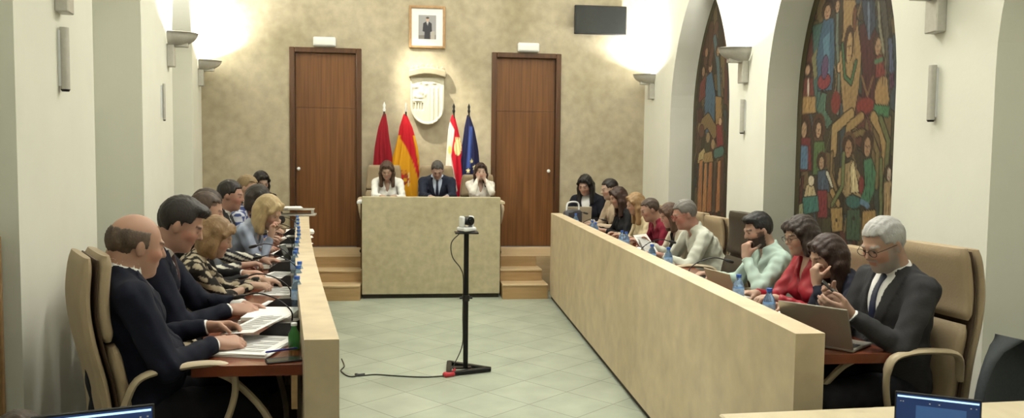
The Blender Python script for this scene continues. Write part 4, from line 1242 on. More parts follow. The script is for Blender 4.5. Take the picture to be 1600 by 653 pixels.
def chair(pos, heading, label, floor=.2, group=None, leather=None, tall=False, wide=False):
    if leather is not None: c = make_chair(leather, label)
    elif chair_proto[0] is None: c = chair_proto[0] = make_chair(M['leather'], label)
    else: c = copy_tree(chair_proto[0])
    c['label'] = label; c['group'] = group or 'beige executive chairs of the council'
    c.location = (pos[0], pos[1], floor); c.rotation_euler = (0, 0, math.radians(heading-90))
    c.scale = (1.05, 1, 1.02) if wide else (1, 1, 1.03 if tall else .92)
    return c

# ------------------------------------------------------------------ the people
NAVY = (.006, .0075, .017); DARK = (.008, .008, .009)
def P_(label, chairlab, top_at, heading, **k):
    k0 = dict(k); k.pop('ch', 0); k.pop('co', 0); k.pop('cx', 0)
    b, info = build_person('person', label, (0, 0), heading, top_at=top_at, **k)
    if chairlab: 
        f = k.get('floor', .2); h = math.radians(k0.get('ch', heading))
        co_ = k0.get('co', .0); chair((info['pos'][0]+k0.get('cx', 0.)+co_*math.cos(h), info['pos'][1]+co_*math.sin(h)), k0.get('ch', heading), chairlab, f, tall='nearest' in chairlab, wide='stone desk' in chairlab)
    return b, info
TB = .97
def hd(x, y, z=.06, **k): return dict(world=(x, y, TB+z), **k)
PERSONS = {}
# left row, from the viewer towards the dais
P_('heavy balding man in dark navy suit leafing through papers, nearest at left', 'beige high-backed chair under the balding man, nearest at left', (-1.19, 3.57, 1.60), 28, scale=1.04, lean=-7, hunch=8, ch=29, co=.085, neck=.45, neckw=1.2, head=(14, 4, 0),
   handR=hd(-.87, 3.60, .05, d=(-.1, 1, -.1), n=(-.5, .1, -1), c=.5), handL=hd(-.96, 3.86, .07, d=(.5, 1, 0), n=(.6, 0, -.8), c=.45), skin=(.46, .24, .165), hair='bald', haircol=(.075, .05, .035), topcol=NAVY, belly=.055, vox=.0062, tie=(.02, .02, .05))
P_('dark-haired man in navy suit and dark tie reading at left, head bowed', 'beige high-backed chair under the dark-haired man in navy suit', (-1.23, 4.40, 1.625), 12, scale=1.04, lean=1, hunch=16, co=.08, head=(28, -4, 0),
   handR=hd(-.97, 4.34, .06, d=(0, 1, -.1), n=(-.6, 0, -1), c=.55), handL=hd(-.93, 4.50, .05, d=(.5, 1, -.1), n=(.4, 0, -1), c=.5), skin=(.46, .24, .17), hair='quiff', haircol=(.012, .009, .008), topcol=NAVY, belly=.02, vox=.0066, tie=(.05, .015, .02))
P_('woman with light brown hair in black and cream checked jacket writing', 'beige chair under the woman in the checked jacket', (-1.21, 5.05, 1.475), 12, sex='f', lean=16, hunch=14, head=(26, -4, 0),
   handR=hd(-1.03, 5.22, .05, d=(.2, 1, -.1), n=(-.3, 0, -1), c=.6), handL=hd(-1.0, 5.42, .05, d=(.3, 1, -.1), c=.4), skin=(.45, .26, .18), hair='bob', haircol=(.20, .12, .055), top='blouse', vox=.0072,
   pattern=lambda q, V, tc: np.where(((np.sin(V[:, :1]*88+V[:, 1:2]*40)*np.sin(V[:, 2:]*84+V[:, 1:2]*30)) > .12), np.array([[.42, .36, .26]]), np.array([[.02, .017, .016]])))
P_('balding man in dark suit half hidden behind the dark-haired man in navy', 'beige chair behind the dark-haired man in navy', (-1.42, 5.65, 1.60), 10, lean=4, head=(16, 0, 0), skin=(.50, .27, .19), hair='thin', haircol=(.05, .03, .02), topcol=DARK, vox=.010, tie=(.04, .01, .01))
P_('dark-haired man with glasses in black and white striped top', 'beige chair under the man in the striped top', (-1.56, 6.25, 1.595), 5, lean=8, hunch=14, head=(22, -6, 0), skin=(.42, .22, .155), hair='short', haircol=(.035, .022, .016), top='sweater', glasses='black_plastic', vox=.009,
   handR=hd(-1.28, 6.15, .05, c=.5), handL=hd(-1.2, 6.5, .05), pattern=lambda q, V, tc: np.where(np.sin(V[:, 2:]*150+V[:, 1:2]*60) > .1, np.array([[.62, .60, .52]]), np.array([[.025, .025, .035]]))*np.where(np.abs(q[:, :1]) > .15, 1, .25))
P_('blonde woman in pale blue satin blouse leaning low over the left table', 'beige chair under the blonde woman in the pale blue blouse', (-1.23, 6.95, 1.515), -6, sex='f', lean=20, hunch=18, head=(34, -12, 4), skin=(.50, .30, .22), hair='lob', haircol=(.40, .30, .16), top='satin', topcol=(.22, .26, .36),
   scale=1.08, vox=.0078, handR=hd(-1.20, 6.86, .20, d=(-.1, .1, 1), n=(0, 1, 0), e=(.4, -.1, -1), c=.7), handL=hd(-1.30, 7.08, .06, c=.4), pattern=lambda q, V, tc: tc*(1+.35*np.sin(V[:, :1]*30+V[:, 2:]*50)*np.sin(V[:, 1:2]*40)))
P_('dark-haired man in black suit and white collar, further along the left row', 'beige chair under the dark-haired man in black', (-1.66, 7.45, 1.625), 5, lean=4, head=(12, -8, 0), skin=(.42, .21, .15), hair='short', haircol=(.014, .01, .009), topcol=DARK, vox=.010, tie=(.02, .02, .03))
P_('dark-haired woman in blue and white patterned top behind the blonde woman', 'beige chair behind the blonde woman', (-1.55, 8.2, 1.555), 0, sex='f', lean=12, hunch=16, head=(36, 0, 0), skin=(.45, .26, .19), hair='bob', haircol=(.022, .016, .013), top='blouse', vox=.010,
   pattern=lambda q, V, tc: np.where(np.sin(V[:, :1]*70)*np.sin(V[:, 2:]*64+2) > 0, np.array([[.5, .52, .6]]), np.array([[.05, .07, .2]])))
P_('fair-haired man in dark jacket near the far end of the left row', 'beige chair near the far end of the left row', (-1.83, 9.05, 1.635), 0, lean=4, head=(18, -10, 0), skin=(.48, .27, .19), hair='thin', haircol=(.20, .14, .07), topcol=(.03, .028, .025), vox=.011, tie=(.1, .02, .02))
P_('black-haired woman in black seated by the back wall, far end at left', 'beige chair by the back wall, far end at left', (-2.0, 10.75, 1.69), -62, sex='f', scale=1.1, lean=0, hunch=8, head=(24, 6, 0), skin=(.46, .27, .20), hair='long', haircol=(.010, .007, .007), top='blouse', topcol=(.015, .014, .016), vox=.010)
# right row
P_('grey-bearded man in dark grey suit holding a phone, nearest at right', 'beige high-backed chair under the grey-bearded man, nearest at right', (2.28, 3.66, 1.585), 186, lean=-3, hunch=8, head=(24, 8, 0), scale=1.02,
   handL=dict(world=(2.03, 3.50, 1.13), d=(.25, 1, .35), n=(.8, -.2, -.1+.6), c=.35, e=(-.4, -.3, -1)), handR=dict(world=(2.08, 3.70, 1.15), d=(-.2, 1, .5), n=(-.8, 0, .5), c=.55, e=(.4, -.2, -1)), skin=(.44, .25, .18), hair='short', haircol=(.34, .34, .335), beard=(.30, .27, .25), glasses='black_metal',
   topcol=(.030, .030, .033), beard_top=-.022, belly=.03, vox=.0062, tie=(.012, .018, .05))
P_('long-haired brunette in dark jacket with a hand at her mouth, beside the bearded man', 'beige chair under the brunette with a hand at her mouth', (2.24, 4.12, 1.455), 178, sex='f', lean=6, hunch=16, head=(26, 4, 0), scale=.96, skin=(.46, .27, .19), hair='long', haircol=(.026, .012, .009), top='blouse', topcol=(.014, .016, .028), vox=.0068, hairlen=.09,
   handL=dict(world=(2.13, 4.02, 1.20), d=(.1, .1, 1), n=(.2, -1, 0), c=.9, e=(-.5, .3, -1)), handR=hd(2.07, 4.3, .05, c=.4))
P_('woman with a dark bob and sunglasses in bright red blouse', 'beige chair under the woman in the red blouse', (2.39, 4.72, 1.515), 180, sex='f', lean=5, hunch=12, head=(18, 4, 0), skin=(.47, .28, .20), hair='bob', haircol=(.022, .013, .010), top='satin', topcol=(.27, .006, .018), vox=.0068, glasses='black_plastic',
   handL=hd(2.17, 4.58, .05, d=(.1, 1, 0), c=.35), handR=hd(2.12, 4.75, .05, d=(-.1, 1, 0), c=.35))
P_('black-bearded man in pale green shirt resting his face on a raised hand', 'beige chair under the man in the pale green shirt', (2.38, 5.32, 1.49), 180, lean=8, hunch=12, head=(18, 2, 0), skin=(.42, .24, .17), hair='quiff', haircol=(.010, .009, .010), beard=(.02, .015, .013), top='shirt', topcol=(.40, .52, .47), vox=.0068,
   handL=dict(world=(2.24, 5.20, 1.19), d=(.15, -.1, 1), n=(.5, -1, 0), c=1.1, e=(-.6, .35, -1)), handR=hd(2.14, 5.6, .05, d=(-.3, 1, 0), c=.4))
chair((2.33, 6.0), 181, 'empty dark brown high-backed chair turned aside, between two men in pale shirts', .2, 'empty dark chair', M['leather_dark'], True)
P_('grey-haired man with glasses in white shirt leaning over the right table', 'beige chair under the grey-haired man in the white shirt', (2.34, 6.75, 1.505), 180, lean=18, hunch=14, head=(20, 0, 0), skin=(.45, .22, .16), hair='short', haircol=(.16, .15, .14), top='shirt', topcol=(.55, .57, .50), belly=.03, scale=1.05, vox=.0075, glasses='crimson',
   handL=hd(2.08, 6.6, .06, c=.5), handR=hd(2.12, 7.05, .10, d=(0, 1, .2), n=(-1, 0, 0), c=.5))
P_('brown-haired woman in black and cream behind the man in the white shirt', 'beige chair behind the man in the white shirt', (2.40, 7.35, 1.44), 180, sex='f', lean=10, hunch=14, head=(24, 0, 0), skin=(.42, .22, .16), hair='lob', haircol=(.07, .035, .02), top='blouse', vox=.009,
   pattern=lambda q, V, tc: np.where(np.abs(q[:, :1]-.0) < .07, np.array([[.015, .014, .014]]), np.array([[.55, .50, .40]])))
P_('man with cropped hair in dark red sweater at the right table', 'beige chair under the man in the dark red sweater', (2.40, 8.0, 1.455), 180, lean=16, hunch=14, head=(22, 0, 0), skin=(.44, .24, .17), hair='thin', haircol=(.06, .04, .03), top='sweater', topcol=(.16, .012, .028), scale=1.02, vox=.009)
P_('blonde woman in cream blouse at the right table', 'beige chair under the blonde woman in cream', (2.42, 8.62, 1.48), 182, sex='f', lean=12, hunch=12, head=(20, 0, 0), skin=(.47, .28, .2), hair='long', haircol=(.24, .15, .07), top='blouse', topcol=(.55, .47, .30), vox=.010)
P_('woman with long dark brown hair in black at the far part of the right table', 'beige chair under the dark-haired woman in black, far part of the right row', (2.41, 9.35, 1.52), 184, sex='f', lean=8, hunch=10, head=(22, 0, 0), skin=(.45, .26, .18), hair='long', haircol=(.034, .016, .011), top='blouse', topcol=(.012, .012, .014), vox=.010)
P_('dark-haired person in pale top, second from the far end of the right row', 'beige chair second from the far end of the right row', (2.48, 10.05, 1.60), 188, lean=4, head=(16, 0, 0), skin=(.47, .29, .21), hair='short', haircol=(.015, .011, .010), top='shirt', topcol=(.45, .36, .26), vox=.011)
P_('black-haired woman in black blazer and white top facing the room, far end at right', 'beige chair by the back wall, far end at right', (2.30, 10.72, 1.665), 240, sex='f', scale=1.08, lean=4, hunch=8, head=(26, -4, 0), skin=(.46, .27, .20), hair='long', haircol=(.010, .008, .008), topcol=(.010, .011, .018), shirtcol=(.65, .65, .66), vox=.009)
# presiding table
k = dict(floor=.49)
P_('brown-haired woman in white blouse writing at the left of the stone desk', 'beige chair behind the woman writing at the stone desk', (-.39, 11.12, 1.79), 268, cx=-.07, sex='f', lean=12, hunch=14, head=(30, 0, 0), skin=(.46, .28, .2), hair='long', haircol=(.055, .03, .017), top='blouse', topcol=(.72, .73, .70), vox=.009,
   handR=dict(world=(-.45, 10.80, 1.315), c=.5), handL=dict(world=(-.27, 10.82, 1.31), c=.4), **k)
P_('man in navy suit and dark tie reading at the centre of the stone desk', 'beige chair behind the man in the middle of the stone desk', (.30, 11.12, 1.80), 270, lean=8, hunch=12, head=(38, 0, 0), skin=(.42, .25, .19), hair='short', haircol=(.06, .055, .05), topcol=(.014, .018, .034), tie=(.01, .015, .04), shirtcol=(.45, .52, .66), vox=.009,
   handR=dict(world=(.20, 10.80, 1.31), c=.5), handL=dict(world=(.42, 10.80, 1.31), c=.5), **k)
P_('dark-haired woman in white top with both hands at her face behind the stone desk', 'beige chair behind the woman with both hands at her face', (.90, 11.12, 1.775), 272, sex='f', lean=4, hunch=8, head=(10, 0, 0), skin=(.48, .30, .22), hair='long', haircol=(.030, .014, .010), top='blouse', topcol=(.68, .66, .60), vox=.009,
   handR=dict(w=(.04, .19, .49+.0+.58), d=(-.2, -.05, 1), n=(-.3, -1, 0), c=.9, e=(.6, .35, -1)), handL=dict(w=(-.04, .19, .49+.58), d=(.2, -.05, 1), n=(.3, -1, 0), c=.9, e=(-.6, .35, -1)), **k)
P_('dark-haired person bowed low at the bottom left corner, only the crown showing', None, (-1.13, 2.40, 1.11), 88, floor=0., seat=.36, lean=10, hunch=12, head=(20, 0, 0), hair='short', haircol=(.035, .022, .016), top='sweater', topcol=(.02, .02, .025), vox=.010)

# ------------------------------------------------------------------ things on the tables
def stack(x, y, rot, w, l, h, lab, printed=True, z=TB, group=None, m=None):
    t = thing('paper_stack' if h > .004 else 'paper_sheet', lab, 'papers', (x, y, z+.0005), math.radians(rot), group)
    r = random.Random(int(x*1000+y*77)); n = max(1, min(5, int(h/.004)))
    for i in range(n):
        R = Matrix.Rotation(r.uniform(-.10, .10) if i else 0, 3, 'Z')
        MB().box((r.uniform(-.006, .006), r.uniform(-.006, .006), h*(i+.5)/n), (w, l, h/n-.0003), R).build('sheet', m or M['paper'], t)
    if printed:
        mb = MB(); k = int(l/.016)-3
        for i in range(k):
            ww = w*(.72 if i % 5 else .4); mb.box((-(w*.72-ww)/2, l/2-.035-i*.0155, h+.0006), (ww, .0045, .0006))
        mb.build('printed_lines', M['ink'], t)
    return t
stack(-.74, 3.72, -14, .30, .36, .016, 'thick loose pile of printed papers in front of the balding man')
t = stack(-.75, 3.92, -30, .20, .285, .002, 'single sheet held up by the balding man', z=TB+.07); t.rotation_euler.y = math.radians(-8); t.rotation_euler.x = math.radians(8)
stack(-.76, 4.33, -8, .24, .30, .045, 'thick white document block before the man in navy suit', printed=False)
stack(-.80, 4.74, -10, .22, .30, .004, 'papers between the man in navy and the woman in checks')
stack(-.86, 5.25, -12, .24, .32, .006, 'white papers under the hand of the woman in the checked jacket')
stack(-.98, 5.95, -10, .22, .30, .008, 'white papers beside the grey tablet on the left table')
stack(-1.05, 6.95, -10, .22, .30, .008, 'white papers under the blonde woman in pale blue')
stack(-1.13, 7.35, -4, .24, .30, .010, 'loose papers just past the blonde woman')
stack(-1.16, 7.95, -8, .26, .32, .012, 'papers in front of the dark-haired woman, left row')
stack(-1.25, 8.6, -12, .26, .32, .02, 'pile of papers near the far end of the left table')
stack(-1.30, 9.25, 5, .30, .34, .03, 'tall pile of white papers at the far end of the left table')
stack(2.00, 4.42, 20, .20, .27, .004, 'white papers in front of the woman in the red blouse')
stack(2.02, 5.02, 14, .22, .30, .006, 'white papers beside the microphone near the bearded man in green')
stack(1.97, 5.28, -10, .21, .28, .003, 'sheet of paper lying by the bench wall before the man in green')
stack(2.03, 7.45, 5, .40, .50, .006, 'large open white papers before the man in the dark red sweater')
stack(2.02, 8.1, 0, .24, .32, .006, 'white papers before the blonde woman in cream')
stack(2.03, 9.3, 10, .24, .30, .01, 'white papers before the dark-haired woman in black at the right')
t = stack(2.07, 6.95, 40, .21, .29, .002, 'white sheet lifted in the hand of the man in the white shirt', z=TB+.09); t.rotation_euler.x = math.radians(50)
for x, y, lab, h in ((.88, 10.82, 'papers under the woman with hands at her face', .006), (.30, 10.80, 'papers in front of the man at the stone desk', .006), (-.37, 10.82, 'papers under the pen of the woman writing at the stone desk', .01)):
    stack(x+.0, y+.0, 0, .22, .28, h, lab, z=1.2525)

def bottle(lab, x, y, z=TB, s=1.):
    t = thing('water_bottle', lab, 'bottle', (x, y, z+.0005), 0, 'small blue water bottles on the tables'); t.scale = (s, s, s); return t
bp = None
def add_bottle(lab, x, y, z=TB):
    global bp
    if bp is None:
        bp = bottle(lab, x, y)
        smooth_ang(MB().lathe([(.001, 0), (.030, 0), (.033, .006), (.033, .06), (.030, .07), (.033, .08), (.033, .13), (.026, .155), (.013, .178), (.012, .195), (.001, .195)], n=20).build('plastic_body', M['water'], bp))
        smooth_ang(MB().lathe([(.0336, .075), (.0338, .076), (.0338, .124), (.0336, .125)], n=20).build('label', M['label'], bp))
        smooth_ang(MB().lathe([(.001, .187), (.0155, .187), (.0155, .205), (.001, .206)], n=16).build('cap', M['cap'], bp)); return bp
    c = copy_tree(bp); c['label'] = lab; c.location = (x, y, z+.0005); return c
for i, (x, y, lab) in enumerate(((-.655, 4.55, 'blue water bottle by the left bench wall, first beyond the document block'), (-.71, 4.98, 'blue water bottle beside the papers of the woman in checks'), (-.73, 5.18, 'second of the two blue bottles beside the woman in checks'),
    (-.84, 5.75, 'blue water bottle by the wall before the striped man'), (-.86, 5.95, 'blue water bottle just behind the one before the striped man'), (-.93, 6.45, 'blue water bottle next to the propped phone'), (-.96, 6.70, 'blue water bottle beyond the propped phone'), (-1.0, 7.05, 'blue water bottle by the wall beside the blonde woman'),
    (-1.05, 7.4, 'blue water bottle just past the blonde woman'), (-1.10, 7.75, 'blue water bottle by the wall beside the man in black'), (-1.17, 8.2, 'blue water bottle beside the papers of the dark-haired woman, left row'), (-1.24, 8.7, 'blue water bottle next to last on the left table'), (-1.31, 9.15, 'blue water bottle last on the left table'),
    (1.86, 4.00, 'blue water bottle behind the silver laptop at right'), (1.90, 4.50, 'blue water bottle beside the beige laptop lid at right'), (1.93, 5.92, 'blue water bottle before the man in the white shirt'), (1.87, 6.15, 'blue water bottle by the wall just past the empty chair'),
    (1.94, 7.20, 'front one of the pair of bottles by the large open papers'), (1.93, 7.32, 'rear one of the pair of bottles by the large open papers'), (1.90, 8.3, 'dark blue bottle before the blonde woman in cream'), (1.92, 8.55, 'bottle just behind the one before the blonde woman in cream'), (1.95, 9.6, 'water bottle at the far part of the right table'))):
    add_bottle(lab, x, y)

def mic(x, y, rot, lab, reach=.20, h=.13, z=TB):
    t = thing('gooseneck_microphone', lab, 'microphone', (x, y, z+.0005), math.radians(rot), 'gooseneck microphones on the tables')
    mb = MB(); pf = [(-.08, 0), (.09, 0), (.09, .022), (.01, .075), (-.08, .08)]
    vs = [(-.06, a, b) for a, b in pf]+[(.06, a, b) for a, b in pf]; n = 5
    mb.add(vs, [tuple(range(n))[::-1], tuple(range(n, 2*n))]+[(i, (i+1) % n, n+(i+1) % n, n+i) for i in range(n)])
    b = mb.build('base', M['black_plastic'], t)
    k = MB()
    for i in range(3): k.box((-.025+.025*i, .055, .0465), (.014, .012, .004), Matrix.Rotation(-.6, 3, 'X'))
    k.build('buttons', M['white_plastic'], b)
    P = arc_pts([(0, -.05, .072), (0, -.045, .06+h*.5), (0, .02, .06+h*.9), (0, reach*.6, .06+h*1.12), (0, reach, .06+h)], 6)
    smooth_ang(MB().tube(P, .0038, 8).build('gooseneck', M['black_metal'], t))
    e = P[-1]; d = (P[-1]-P[-3]).normalized()
    smooth_ang(MB().tube([e-d*.01, e, e+d*.03, e+d*.05, e+d*.056], [.006, .011, .012, .010, .004], 12).build('mic_head', M['black_plastic'], t))
for x, y, r, lab in ((-.64, 3.95, 75, 'black gooseneck microphone before the balding man'), (-.75, 4.62, 80, 'black gooseneck microphone past the document block, left table'), (-.84, 5.50, 80, 'gooseneck microphone beyond the woman in checks'), (-1.0, 6.2, 84, 'gooseneck microphone beside the grey tablet'), (-1.12, 7.15, 80, 'gooseneck microphone beside the blonde woman'), (-1.22, 8.05, 84, 'gooseneck microphone far along the left table'), (-1.33, 8.95, 84, 'last gooseneck microphone of the left table'),
    (1.93, 5.30, -100, 'gooseneck microphone before the man in the pale green shirt'), (1.93, 6.5, -90, 'gooseneck microphone before the man in the white shirt'), (1.90, 8.85, -90, 'gooseneck microphone beyond the blonde woman in cream'), (1.93, 10.0, -100, 'gooseneck microphone at the far end of the right table')):
    mic(x, y, r, lab)

def laptop(loc, rot, w, d, h, ang, m, lab, logo=None, screen='off'):
    """hinge at the origin, keyboard towards -Y, screen faces -Y, lid rises from the hinge"""
    t = thing('laptop', lab, 'laptop', loc, math.radians(rot))
    b = MB().box((0, -d/2, .009), (w, d, .014), bev=.004).build('keyboard_base', m, t)
    k = MB()
    for r_ in range(5):
        for c in range(12): k.box((-w*.42+c*w*.84/11, -d*.18-r_*d*.085, .0175), (w*.06, d*.07, .002))
    k.build('keys', M['key'], b); MB().box((0, -d*.78, .0166), (w*.32, d*.26, .0008)).build('trackpad', M['chrome'], b)
    R = Matrix.Rotation(-math.radians(ang-90), 3, 'X')
    o = R @ Vector((0, 0, h/2)); l = MB().box((o.x, o.y, o.z+.014), (w, .007, h), R, .003).build('lid', m, t)
    o = R @ Vector((0, -.0042, h/2)); MB().box((o.x, o.y, o.z+.014), (w*.96, .0012, h*.93), R).build('display', M['screen_off'] if screen == 'off' else M['screen'], l)
    if screen == 'on':
        o = R @ Vector((0, -.0052, h*.925)); MB().box((o.x, o.y, o.z+.014), (w*.94, .0008, h*.028), R).build('title_bar', M['screen_bar'], l)
        o = R @ Vector((.01, -.0052, h*.42)); MB().box((o.x, o.y, o.z+.014), (w*.58, .0008, h*.76), R).build('window_area', M['screen_panel'], l)
        mb = MB()
        for q in (-.43, -.40, -.09, .02, .38, .44): o = R @ Vector((w*q, -.0054, h*.845)); mb.box((o.x, o.y, o.z+.014), (w*.016, .0008, h*.016), R)
        mb.build('icons', M['white_plastic'], l)
    if logo:
        o = R @ Vector((0, .0040, h*.55)); mb = MB(); n = 20
        vs = []; 
        for i in range(n):
            a = 2*PI*i/n; rr = .042*(1-.12*math.sin(a)**8+.08*math.cos(2*a)); p = R @ Vector((rr*math.cos(a), .0044, h*.55+rr*math.sin(a))); vs.append((p.x, p.y, p.z+.014))
        mb.add(vs, [tuple(range(n))[::-1]]); p = R @ Vector((.006, .0044, h*.55+.058)); mb.box((p.x, p.y, p.z+.014), (.010, .001, .026), R @ Matrix.Rotation(.5, 3, 'Y'))
        mb.build('logo', logo, l)
    return t
# screen faces its user; the lid back is what the room sees
laptop((1.895, 3.535, TB), 129, .33, .225, .22, 114, M['silver'], 'large silver laptop on the right table before the grey-bearded man')
laptop((1.935, 4.78, TB), 100, .30, .21, .19, 112, M['champagne'], 'beige laptop with raised lid between the red blouse and the green shirt')
laptop((2.02, 5.62, TB), 100, .30, .21, .16, 150, M['silver'], 'flat opened grey laptop under the hand of the man in green')
laptop((1.97, 6.55, TB), 75, .30, .21, .20, 118, M['silver'], 'grey laptop before the man in the white shirt')
laptop((2.12, 10.28, TB), 205-25, .34, .22, .24, 100, M['champagne'], 'pale laptop with a dark mark on its lid before the woman in the blazer', logo=M['black_plastic'])
laptop((-1.02, 6.42, TB), -82, .28, .20, .04, 178, M['silver'], 'grey tablet computer lying on the left table before the striped man')

def phone(loc, rot, lab, tilt=0):
    t = thing('mobile_phone', lab, 'phone', loc, math.radians(rot)); t.rotation_euler.x = math.radians(tilt)
    MB().box((0, 0, .0045), (.075, .152, .008), bev=.003).build('body', M['black_plastic'], t); MB().box((0, 0, .0088), (.069, .146, .0008)).build('display', M['screen_off'], t); return t
phone((-.555, 3.47, TB), -72, 'black phone lying at the near corner of the left table')
phone((-.99, 6.28, 1.09), 60, 'dark phone propped on the edge of the left bench wall', 62)
phone((2.00, 3.60, 1.22), 60, 'phone held up by the grey-bearded man', 40)
t = thing('pen', 'blue pen lying across the papers beside the black phone', 'pen', (-.585, 3.565, TB+.018), math.radians(-60)); smooth_ang(MB().tube([(0, -.07, .005), (0, -.065, .006), (0, .06, .006), (0, .075, .005)], [.001, .0045, .0045, .003], 8).build('barrel', M['pen'], t)); MB().box((.004, .04, .011), (.002, .035, .002)).build('clip', M['chrome'], t)
t = thing('green_bottle', 'small green bottle in the corner by the left bench wall', 'bottle', (-.545, 3.68, TB+.0005)); smooth_ang(MB().lathe([(.001, 0), (.024, 0), (.026, .01), (.026, .07), (.012, .095), (.011, .11), (.001, .11)]).build('glass_body', M['green_can'], t)); smooth_ang(MB().lathe([(.001, .108), (.014, .108), (.014, .12), (.001, .121)]).build('cap', M['white_plastic'], t))
def tumbler(x, y, lab):
    t = thing('drinking_glass', lab, 'glass', (x, y, TB+.0005), 0, 'clear drinking glasses'); smooth_ang(MB().lathe([(.001, 0), (.028, 0), (.034, .10), (.032, .10), (.027, .006), (.001, .006)], n=22).build('tumbler', M['glass'], t))
tumbler(-.60, 4.18, 'clear drinking glass by the left wall beside the first microphone'); tumbler(1.80, 3.95, 'clear drinking glass behind the silver laptop'); tumbler(-.78, 5.36, 'clear drinking glass beyond the woman in checks'); tumbler(1.88, 6.02, 'clear drinking glass before the man in the white shirt')
def headset(x, y, rot, lab):
    t = thing('headphones', lab, 'headphones', (x, y, TB+.03), math.radians(rot))
    P = [(0.085*math.cos(a), .10*math.sin(a), .012) for a in np.linspace(0, PI, 14)]
    smooth_ang(MB().tube(P, .010, 8).build('headband', M['black_plastic'], t))
    for s in (-1, 1): smooth_ang(MB().tube([(s*.062, -.01, .008), (s*.10, -.01, .008)], [.034, .036], 14).build('ear_cup', M['black_plastic'], t))
headset(1.93, 9.25, 20, 'black headphones lying near the far end of the right table'); headset(2.02, 9.75, 70, 'black headphones before the dark-haired woman, beyond the first pair')
t = thing('handbag', 'dark bag standing at the far end of the right table', 'bag', (2.0, 10.05, TB), .3)
smooth_ang(MB().box((0, 0, .11), (.24, .12, .22), bev=.03).build('bag_body', M['folder'], t)); smooth_ang(MB().tube(arc_pts([(-.09, 0, .20), (-.07, 0, .31), (.07, 0, .31), (.09, 0, .20)], 6), .011, 8).build('handle', M['white_plastic'], t))
# document tray at the far end of the left wall
t = thing('document_tray', 'pale document tray bridging the far end of the left bench wall', 'tray', (-1.42, 9.75, 1.131), .05)
MB().box((0, 0, .012), (.48, .24, .02), bev=.004).build('shelf', M['chrome'], t); MB().box((0, 0, .075), (.44, .22, .012), bev=.003).build('upper_shelf', M['chrome'], t)
for sx in (-.2, .2): MB().box((sx, 0, .045), (.02, .2, .05)).build('support', M['chrome'], t)
stack(-1.46, 9.75, 8, .22, .30, .02, 'papers lying on the pale tray at the far left', printed=False, z=1.131+.082)

# ------------------------------------------------------------------ camera stand and cable
t = thing('camera_stand', 'black floor stand with triangular base in the middle of the floor', 'stand', (.435, 6.79, 0))
mb = MB(); A, B, C_ = Vector((-.13, .24, 0)), Vector((.20, .0, 0)), Vector((-.15, -.12, 0))
for a, b in ((A, B), (B, C_), (C_, A)):
    d = (b-a); an = math.atan2(d.y, d.x); mb.box(((a.x+b.x)/2, (a.y+b.y)/2, .022), (d.length+.03, .045, .035), Matrix.Rotation(an, 3, 'Z'), .006)
mb.box((-.03, .04, .030), (.16, .06, .012)); mb.build('base_frame', M['black_metal'], t)
smooth_ang(MB().tube([(0, .03, .03), (0, .03, 1.20)], .022, 14).build('pole', M['black_metal'], t))
k = smooth_ang(MB().tube([(0, .03, .615), (0, .03, .665)], .032, 14).build('collar', M['black_plastic'], t))
smooth_ang(MB().tube([(-.055, .03, .64), (.055, .03, .64)], .010, 8).build('clamp_screw', M['black_metal'], k))
MB().box((0, .03, 1.205), (.20, .16, .014), bev=.004).build('top_plate', M['black_metal'], t)
smooth_ang(MB().tube(arc_pts([(-.06, .0, 1.20), (-.13, -.01, 1.12), (-.12, -.01, 1.0), (-.05, 0, .90), (-.025, .0, .80), (-.028, 0, .5), (-.03, -.02, .25), (-.10, -.06, .09), (-.13, -.09, .05)], 6), .0045, 8).build('looped_cable', M['black_plastic'], t))
t = thing('video_camera', 'white and black remote camera on top of the black stand', 'camera', (.435, 6.82, 1.2125), math.radians(35))
smooth_ang(MB().box((0, 0, .022), (.13, .13, .04), bev=.012).build('camera_base', M['white_plastic'], t))
for s in (-1, 1): smooth_ang(MB().box((s*.05, 0, .085), (.022, .07, .10), bev=.01).build('yoke', M['white_plastic'], t))
h = smooth_ang(MB().tube([(0, .055, .095), (0, -.06, .095)], [.036, .038], 20).build('camera_head', M['black_plastic'], t)); smooth_ang(MB().tube([(0, -.06, .095), (0, -.075, .095)], [.026, .024], 18).build('lens', M['screen_off'], h))
smooth_ang(MB().tube(arc_pts([(.05, .05, .02), (.10, .06, .01), (.14, .02, -.01), (.10, -.02, -.012)], 5), .004, 8).build('cable_stub', M['black_plastic'], t))
t = thing('power_plug', 'dark red plug and tape at the corner of the stand base', 'plug', (.285, 6.66, 0), .4); smooth_ang(MB().box((0, 0, .02), (.10, .06, .038), bev=.012).build('plug_body', M['red_tape'], t)); smooth_ang(MB().tube([(.04, .0, .03), (.075, .04, .045)], [.016, .01], 10).build('strain_relief', M['red_tape'], t))
t = thing('power_cable', 'thin black cable running across the tiles from the left bench wall to the stand', 'cable', (-.66, 7.3, 0))
smooth_ang(MB().tube(arc_pts([(0, .0, .006), (.045, -.25, .006), (.03, -.40, .006), (.09, -.56, .006), (.15, -.60, .006), (.20, -.55, .007), (.16, -.53, .010), (.19, -.58, .006), (.33, -.55, .006), (.52, -.61, .006), (.74, -.66, .006), (.90, -.64, .006)], 7), .0055, 8).build('cord', M['black_plastic'], t)); smooth_ang(MB().tube([(.17, -.57, .008), (.24, -.545, .008)], .011, 8).build('connector', M['black_plastic'], t))

